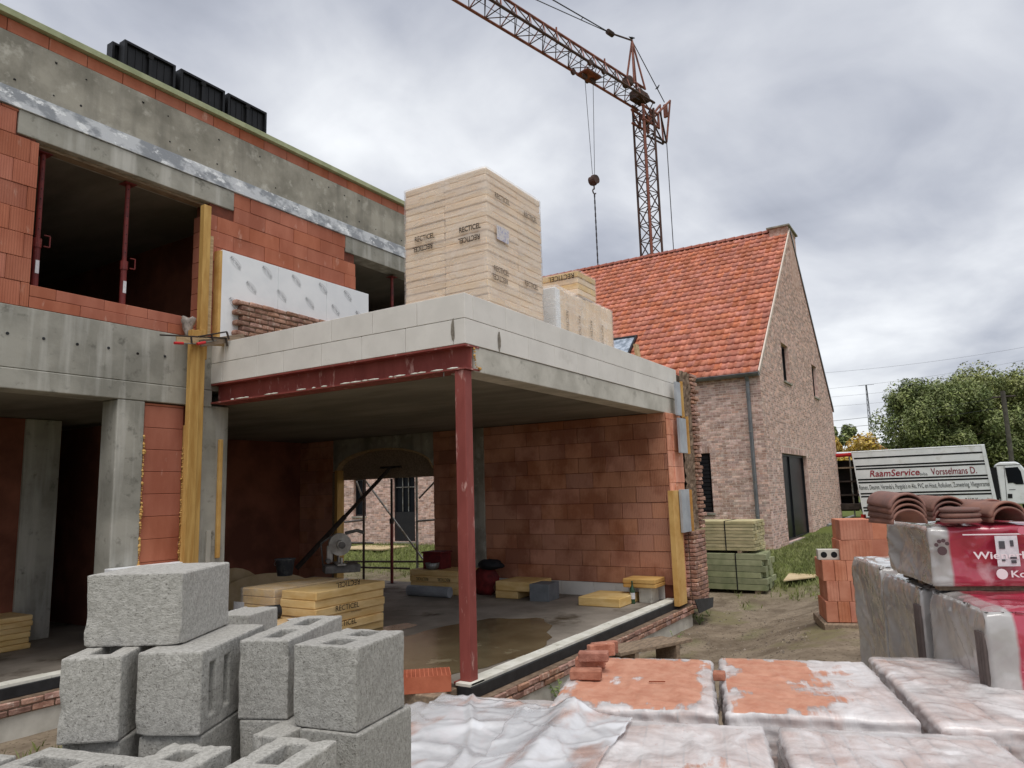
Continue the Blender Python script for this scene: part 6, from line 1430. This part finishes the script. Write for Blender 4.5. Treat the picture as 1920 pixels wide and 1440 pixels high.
def w2(a, b, z): return Vector((k0.x, k0.y, 0))+U2*a+V2*b+Z*z
pB = tile_pack('near lower tile pack in grey film with a red half and ribbed tile ends', w2(0, 0, gB+.14), .95, 1.25, ZL-gB-.14, 11, .15, ((.03, .035),))
pA2 = tile_pack('middle lower tile pack in grey film, under the tile pack with ridge tiles', w2(1.02, -.03, gB+.14), .95, 1.25, ZL-gB-.14, 12, .3, ((.02, .035),))
pA1 = tile_pack('rear lower tile pack in crumpled grey film, nearest the loose hollow bricks', w2(2.04, -.02, gB+.14), 1.0, 1.25, ZL-gB-.10, 13, .4)
c5 = camp(1740, 5.0, ZL+.045); TP = tile_pack('upper tile pack in grey and red film carrying ridge tiles', c5, .98, 1.7, .40, 14, .125)
for k in range(3): tag(MB().obox(c5+U2*(.1+.35*k)+V2*.8-Z*.018, U2*.09, V2*1.5, Z*.032).build('timber', WOODG, None), ('front', 'middle', 'rear')[k]+' dark slat between the upper and lower tile packs', 'timber', 'slats between tile packs')
for k, (a, b) in enumerate(((.47, .6), (1.5, .6), (2.5, .6))): tag(MB().obox(w2(a, b, gB+.05), U2*.9, V2*1.2, Z*.17).build('pallet', WOODG, None, bevel=.01), ('near', 'middle', 'rear')[k]+' pallet under the lower row of tile packs', 'pallet')
WHT = mat('print_white', S(236, 226, 228))
def front(a, z): return c5+V2*a-U2*.028+Z*z
text('Wienerberger', front(.52, .20), V2, Z, .046, WHT, TP, width=.54, off=.02, lift=.016); text('Koramic', front(.60, .085), V2, Z, .042, WHT, TP, width=.27, off=.02, lift=.016)
MB().obox(front(.9, .345)-U2*.012, V2*1.4, U2*.002, Z*.008).build('print_line', WHT, TP)
lb = MB().obox(front(.46, .235)-U2*.012, V2*.135, U2*.003, Z*.20).build('paper_label', LETT, TP); 
for (a, z, w, h) in ((.43, .275, .035, .05), (.49, .285, .02, .04), (.49, .19, .04, .012), (.43, .175, .02, .012), (.49, .165, .03, .02)): MB().obox(front(a, z)-U2*.0165, V2*w, U2*.002, Z*h).build('label_print', INKG, lb)
pw_ = MAROON = mat('paw_print', S(88, 70, 72))
for (a, z, r) in ((.065, .24, .030), (.032, .28, .013), (.052, .303, .013), (.078, .308, .013), (.10, .288, .013)): rod('paw_mark', front(a, z)-U2*.012, front(a, z)-U2*.007, r, pw_, TP, 14)
for k in range(4): rod('round_mark', front(.56+k*.062, .365)-U2*.014, front(.56+k*.062, .365)-U2*.006, .024, mat('mark_pink', S(210, 120, 136)), TP, 14)
rod('logo_ring', front(.41, .085)-U2*.018, front(.41, .085)-U2*.012, .034, WHT, TP, 16)
text('W', w2(.0, .33, .72)-U2*.01, V2, Z, .07, WHT, pB, lift=.02)
for z_ in (.45, .62): MB().obox(w2(-.018, .65, z_), V2*1.0, U2*.002, Z*.004).build('print_line', mat('mark_pink', S(210, 120, 136)), pB)
# ridge tiles
def ridge_geo():
    mb = MB(); n = 14; prof_ = [(0, .126), (.03, .130), (.05, .120), (.36, .112), (.37, .106)]
    for r_off in (0, -.016):
        for q, r in prof_:
            for i in range(n+1): t = math.pi*i/n; mb.v.append((q, (r+r_off)*math.cos(t), (r+r_off)*math.sin(t)*.82))
    m1 = n+1; L_ = len(prof_)
    for j in range(L_-1):
        for i in range(n): mb.f += [(j*m1+i, j*m1+i+1, (j+1)*m1+i+1, (j+1)*m1+i), ((L_+j)*m1+i, (L_+j)*m1+i+1, (L_+j+1)*m1+i+1, (L_+j+1)*m1+i)]
    for i in range(n):
        for j in (0, L_-1): mb.f.append((j*m1+i, j*m1+i+1, (L_+j)*m1+i+1, (L_+j)*m1+i))
    for j in range(L_-1):
        for i in (0, n): mb.f.append((j*m1+i, (j+1)*m1+i, (L_+j+1)*m1+i, (L_+j)*m1+i))
    return mb.mesh('ridge_tile', RID, smooth=True)
RID = mat('ridge_clay', S(148, 108, 95), S(122, 92, 84), 5, 6, .7, .15, 40, rnd=.14, c3=(S(150, 84, 66), 8, .6, .7), coord='obj')
RG = ridge_geo(); zt_ = c5.z+.40+.022
def ridge(px, dep, az, k, label):
    q = camp(px, dep, zt_+k*.036); o = bpy.data.objects.new('ridge_tile', RG); link(o); o.location = q; o.rotation_euler = (0, R_(-1.5*k), R_(90-az)); tag(o, label, 'ridge tile', 'clay ridge tiles on the tile pack'); return o
nm = ('bottom', 'second', 'third', 'top')
for k in range(4): ridge(1708, 5.0, 58, k, nm[k]+' ridge tile of the nested stack of four at the pack end')
for k in range(3): ridge(1786, 5.25, 60, k, nm[k if k < 2 else 3]+' ridge tile of the reddish nested stack of three behind the clay caps')
for k in range(2): ridge(1868, 5.45, 55, k, nm[k if k < 1 else 3]+' ridge tile of the brown nested pair at the back')
for k in range(2): ridge(1896, 4.9, 55, k, nm[k if k < 1 else 3]+' ridge tile of the near pair with a red rim')
def cap(px, dep, k, label):
    q = camp(px, dep, zt_+k*.036); mb = MB(); n = 18
    for r, z in ((.02, 0), (.10, .0), (.115, .014), (.105, .03), (.02, .036)):
        for i in range(n): t = 2*math.pi*i/n; mb.v.append(q+V2*r*math.cos(t)*1.15+U2*r*math.sin(t)*.9+Z*z)
    mb.f = [(j*n+i, j*n+(i+1) % n, (j+1)*n+(i+1) % n, (j+1)*n+i) for j in range(4) for i in range(n)]+[tuple(range(n)), tuple(range(4*n, 5*n))]; tag(mb.build('clay_cap', RID, None, smooth=True), label, 'clay cap', 'flat clay caps')
for k in range(3): cap(1804, 4.98, k, ('bottom', 'middle', 'top')[k]+' flat clay cap of the little pile between the ridge tiles')

# ------------------------------------------------------------------ hollow clay blocks stacked behind
FC = mat('fresh_block', S(204, 138, 110), S(186, 116, 88), 4, 5, .9, .2, 50, rnd=.14); 
FCR = MATS['fresh_block'].copy(); FCR.name = 'fresh_block_ribbed'
def add_rib(m, vec):
    t = m.node_tree; N = t.nodes; b = N['Principled BSDF']; g = N.new('ShaderNodeTexCoord'); mp_ = N.new('ShaderNodeMapping'); mp_.inputs['Scale'].default_value = vec; t.links.new(g.outputs['Object'], mp_.inputs[0]); w = N.new('ShaderNodeTexWave'); w.inputs['Scale'].default_value = 14; w.bands_direction = 'DIAGONAL'; t.links.new(mp_.outputs[0], w.inputs['Vector']); bp = N.new('ShaderNodeBump'); bp.inputs['Strength'].default_value = .6; bp.inputs['Distance'].default_value = .006; t.links.new(w.outputs['Fac'], bp.inputs['Height'])
    if b.inputs['Normal'].links: t.links.new(b.inputs['Normal'].links[0].from_socket, bp.inputs['Normal'])
    t.links.new(bp.outputs[0], b.inputs['Normal'])
add_rib(FCR, (1.2, 1.2, 0))
q = camp(1536, 9.15, 0); gq = gz(q.x, q.y); UH_ = R_(72); u3 = Vector((math.sin(UH_), math.cos(UH_), 0)); v3 = Vector((u3.y, -u3.x, 0)); zb = 1.71-(1157-901)/FOC*9.15
tag(MB().obox(q+u3*.35+v3*.35+Z*((zb+gq)/2-.02), u3*.9, v3*.8, Z*(zb-gq+.03)).build('pallet', WOODG, None, bevel=.01), 'low pallet under the loose stack of orange hollow blocks', 'pallet'); zb += .002
HG = 'orange hollow clay blocks stacked on the grass'
rn = ('bottom', 'second', 'third')
for r_ in range(3):
    for k in range(4):
        for d_ in range(2):
            lab = rn[r_]+' row hollow clay block, '+('outermost', 'second', 'third', 'fourth')[k]+' from the path, in the '+('front' if d_ == 0 else 'rear')+' of the orange stack'
            p = q+v3*(.07+.14*k+(.0 if r_ != 1 else .03))+u3*(.15+.30*d_)+Z*(zb+.2485*(r_+.5)-.0); o = piece('hollow_block', p, (.296, .136, .2475), FCR if (k+r_) % 2 else FC, None, R_(90-72)); tag(o, lab, 'hollow block', HG)
for r_ in range(2):
    for d_ in range(2):
        p = q+v3*(.22+.19+.02*r_)+u3*(.12+.26*d_)+Z*(zb+.2485*(3.5+r_)); o = piece('hollow_block', p, (.24, .38, .2475), FCR, None, R_(90-72+2*r_)); tag(o, ('lower' if r_ == 0 else 'topmost')+' long ribbed clay block in the '+('front' if d_ == 0 else 'rear')+' of the upper layers', 'hollow block', HG)
for r_ in range(2):
    p = q+v3*(.76)+u3*(.5)+Z*(zb+.2485*(3.5+r_)-.02); o = piece('hollow_block', p, (.3, .28, .2475), FC, None, R_(90-72)); tag(o, ('lower' if r_ == 0 else 'upper')+' hollow clay block half hidden behind the grey tile wrap', 'hollow block', HG)
    p2 = p-Z*.2485*2; 
tag(piece('hollow_block', q+v3*.76+u3*.5+Z*(zb+.2485*1.5-.14), (.3, .28, .72), FC, None, R_(90-72)), 'column of clay blocks carrying the half hidden pair', 'hollow block', HG)
gb = q+v3*.10+u3*.02+Z*(zb+.2485*3+.003); GBk = thing('grey_block', 'small grey concrete block with two round holes on the orange stack', 'block', gb); L_, W_, H_ = .26, .14, .13
mbk = MB().obox(gb+u3*.1+Z*H_/2, u3*W_, v3*L_, Z*H_); mbk.build('body', CONCL, GBk, bevel=.008)
for s in (-.06, .06): rod('core_hole', gb+u3*.029+v3*s+Z*.065, gb+u3*.04+v3*s+Z*.065, .038, INKB, GBk, 18)

rr = random.Random(77); pm = MB()
for k in range(2600):
    x_, y_ = rr.uniform(6.3, 17), rr.uniform(.6, 3.9)
    if rr.random() < .5: x_, y_ = rr.uniform(8, 13), rr.uniform(1.8, 3.75)
    r_ = .004+.016*rr.random()**3; z_ = gz(x_, y_)+.035*fbm(x_*1.3, y_*1.3)+.012*fbm(x_*5, y_*5); P_ = [(x_+r_*rr.uniform(.6, 1.3)*math.cos(a), y_+r_*rr.uniform(.6, 1.3)*math.sin(a), z_-.004) for a in (0, 1.26, 2.51, 3.77, 5.03)]+[(x_+rr.uniform(-.3, .3)*r_, y_+rr.uniform(-.3, .3)*r_, z_+r_*rr.uniform(.5, 1))]
    pm.add(P_, [(0, 1, 5), (1, 2, 5), (2, 3, 5), (3, 4, 5), (4, 0, 5)])
o = pm.build('pebbles', mat('pebble', S(150, 138, 122), S(96, 84, 72), 6, 5, .95, rnd=.4), None); o['kind'] = 'stuff'; tag(o, 'scattered clods and pebbles on the bare soil path', 'pebbles')
WEED = mat('weed_leaf', S(122, 138, 80), S(88, 104, 58), 5, 4, .7, rnd=.3)
def weed(px, py, z, h, n, label, seed):
    rr = random.Random(seed); p = hit(px, py, 2, z); p.z = gz(p.x, p.y)-.01; t = thing('weed', label, 'weed', p, 'weeds along the plinth'); lm = MB(); sm = MB()
    for k in range(n):
        a = rr.uniform(0, 6.28); l = h*rr.uniform(.5, 1); tip = p+Vector((math.cos(a)*l*.6, math.sin(a)*l*.6, l)); sm.cyl(p, tip, .004, .002, 4, False)
        for q in range(5):
            c = p.lerp(tip, .35+.15*q); b = a+rr.uniform(-1.5, 1.5); d = Vector((math.cos(b), math.sin(b), rr.uniform(-.1, .5))).normalized(); s_ = d.cross(Z).normalized(); L_ = h*rr.uniform(.18, .34); lm.add([c, c+d*L_*.5+s_*L_*.28, c+d*L_, c+d*L_*.5-s_*L_*.28], [(0, 1, 2, 3)])
    lm.build('leaves', WEED, t); sm.build('stems', WEED, t)
weed(1268, 1212, -.40, .22, 9, 'leafy weed clump at the end of the plank bench', 1); weed(1312, 1168, -.40, .20, 8, 'leafy weed clump below the loose membrane flap', 2); weed(1050, 1318, -.42, .22, 7, 'weed growing at the plinth foot beside the dusty pack', 3); weed(1588, 1168, -.08, .14, 8, 'flat weed at the foot of the orange block stack', 4); weed(1330, 1150, -.38, .14, 7, 'small weed beside the brick pier foot', 5)
# ------------------------------------------------------------------ trees and far things
def tree(label, base, h, rad, crown_z, nleaf, leaf, cols, seed, ry=1, clumps=26, trunk_r=.22):
    rr = random.Random(seed); t = thing('tree', label, 'tree', base); bx_, by_, bz_ = base; LM = mat('leaf_'+str(seed), cols[0], cols[1], 1.2, 5, .7, rnd=.35); BK = mat('bark', S(86, 74, 60), S(64, 54, 44), 6, 6, .95, .5, 20)
    tm = MB(); tm.cyl((bx_, by_, bz_-.3), (bx_+.1, by_, bz_+crown_z*.75), trunk_r, trunk_r*.6, 8); cl = []
    for k in range(clumps):
        a = rr.uniform(0, 6.283); e_ = rr.uniform(-.75, 1); r = (rr.random()**.4)*rad; c = Vector((bx_+r*math.cos(a)*math.sqrt(max(.05, 1-e_*e_*.8)), by_+r*ry*math.sin(a)*math.sqrt(max(.05, 1-e_*e_*.8)), bz_+crown_z+e_*(h-crown_z)*.82)); cl.append((c, rr.uniform(.5, 1.0)*rad*.30))
        s_ = Vector((bx_+.1, by_, bz_+crown_z*rr.uniform(.35, .75))); m_ = s_.lerp(c, .5)+Vector((0, 0, .3)); tm.cyl(s_, m_, trunk_r*.4, trunk_r*.22, 5); tm.cyl(m_, c, trunk_r*.22, .02, 5)
    tm.build('trunk', BK, t); v = []; f = []
    for k in range(nleaf):
        c, r = rr.choice(cl); d = Vector((rr.gauss(0, 1), rr.gauss(0, 1), rr.gauss(0, .8))).normalized()*r*(rr.random()**.35)*1.25; p = c+d; n_ = (d.normalized()*.5+Vector((rr.uniform(-1, 1), rr.uniform(-1, 1), rr.uniform(.0, 1.3)))).normalized(); a_ = n_.orthogonal().normalized(); a_ = (a_*math.cos(k)+n_.cross(a_)*math.sin(k)); b_ = n_.cross(a_); L_ = leaf*rr.uniform(.6, 1.3); w = L_*.42; i = len(v)
        v += [p-a_*L_, p+b_*w-Z*.02, p+a_*L_-Z*leaf*.35, p-b_*w]; f.append((i, i+1, i+2, i+3))
    me = bpy.data.meshes.new('crown'); me.from_pydata(v, [], f); me.materials.append(LM); o = bpy.data.objects.new('crown', me); link(o, t); return t
def at(px, dep, z=0): q = CAM+ray(px, 880)*dep; return (q.x, q.y, z)
G1 = (S(146, 154, 96), S(98, 112, 66))
tree('broad dark green tree behind the truck panel', at(1772, 44), 7.9, 3.2, 4.4, 70000, .095, G1, 1, 1, 75)
tree('broad green tree rising over the truck cab', at(1862, 46), 8.4, 4.3, 4.6, 85000, .095, (S(160, 162, 102), S(108, 120, 70)), 2, 1, 70)
tree('low dark green tree filling in behind the truck cab', at(1960, 42), 5.4, 3.2, 2.8, 26000, .11, G1, 6, 1, 22)
tree('low bushy tree behind the truck, under the broad trees', at(1790, 52), 4.6, 4.6, 2.3, 26000, .13, (S(124, 132, 80), S(84, 96, 56)), 3, 1, 24)
tree('yellow autumn tree beyond the far end of the brick house', at(1585, 62), 5.6, 3.0, 3.4, 11000, .18, (S(212, 186, 96), S(186, 152, 70)), 4, 1, 20)
tree('smaller yellow tree beside the far orange roof', at(1622, 68), 5.2, 2.3, 3.3, 8000, .18, (S(204, 178, 100), S(172, 144, 72)), 5, 1, 16)
tree('dark treetop showing over the yellow tree', at(1572, 84), 8.3, 3.0, 5.0, 7000, .22, G1, 8, 1, 16)
tree('distant green tree between the yellow one and the tall mast', at(1705, 90), 7.6, 3.4, 4.4, 8000, .22, G1, 9, 1, 16)
fh = Vector(at(1652, 72)); FH = thing('far_house', 'far house with brown roof peeping between yellow tree and green tree', 'house', fh)
MB().obox(fh+Z*1.4, (7, 0, 0), (0, 6, 0), (0, 0, 2.8)).build('wall', HBR, FH); MB().prism([fh+Vector((-3.7, -3.2, 2.7)), fh+Vector((-3.7, 3.2, 2.7)), fh+Vector((-3.7, 0, 5.3))], (7.4, 0, 0)).build('roof', mat('far_roof', S(150, 84, 66), S(128, 70, 56), 3), FH)
for yy in (-1.5, 1.5): MB().obox(fh+Vector((-3.52, yy, 1.5)), (.05, 0, 0), (0, 1.1, 0), (0, 0, 1.2)).build('window', GLASS, FH)
pq = Vector(at(1899, 36)); UP_ = thing('utility_pole', 'tall grey wooden utility pole standing in front of the green tree', 'pole', pq); zt_p = zat(pq.x, pq.y, 733); rod('pole', pq-Z*.3, (pq.x, pq.y, zt_p), .11, mat('pole_wood', S(92, 88, 80), S(74, 70, 64), 5), UP_, 10); rod('cross_arm', (pq.x, pq.y-.5, zt_p-.3), (pq.x, pq.y+.5, zt_p-.3), .05, DARKM, UP_, 6)
def wire(p0, p1, sag, label, r=.016):
    p0, p1 = Vector(p0), Vector(p1); pts = [p0.lerp(p1, i/16)-Z*sag*(1-(2*i/16-1)**2) for i in range(17)]; o = MB().tube(pts, r, 4).build('wire', CABLE, None); tag(o, label, 'wire', 'overhead wires')
ex = Vector(at(1480, 60)); 
for k, (py, pz) in enumerate(((795, -.25), (806, -.85))): wire((pq.x, pq.y+(.3 if k else -.3), zt_p+pz), (ex.x, ex.y, zat(ex.x, ex.y, py)), .25, ('upper' if k == 0 else 'lower')+' dark overhead wire running from the pole behind the brick house')
for k, (y0_, y1_) in enumerate(((702, 644), (733, 667), (748, 690), (765, 712))):
    a = Vector(at(1520, 150)); b = Vector(at(1990, 150)); wire((a.x, a.y, zat(a.x, a.y, y0_)), (b.x, b.y, zat(b.x, b.y, y1_)), .8, ('highest', 'second', 'third', 'lowest')[k]+' of the faint distant power lines across the grey sky', .022)
mq = Vector(at(1640, 120)); zt_m = zat(mq.x, mq.y, 722); RM = thing('radio_mast', 'thin distant lattice mast rising beside the tree', 'mast', mq)
for s in ((.3, 0), (-.15, .26), (-.15, -.26)): rod('leg', mq+Vector((s[0]*1.6, s[1]*1.6, 0)), Vector((mq.x+s[0]*.3, mq.y+s[1]*.3, zt_m)), .05, CABLE, RM, 4)
z = 1
while z < zt_m-1: rod('brace', (mq.x-.3*(1-z/zt_m*.7), mq.y-.35*(1-z/zt_m*.7), z), (mq.x+.3*(1-z/zt_m*.7), mq.y+.35*(1-z/zt_m*.7), z+.9), .03, CABLE, RM, 4); z += .9
rod('antenna', (mq.x, mq.y-1.2, zt_m), (mq.x, mq.y+1.2, zt_m), .03, CABLE, RM, 4)
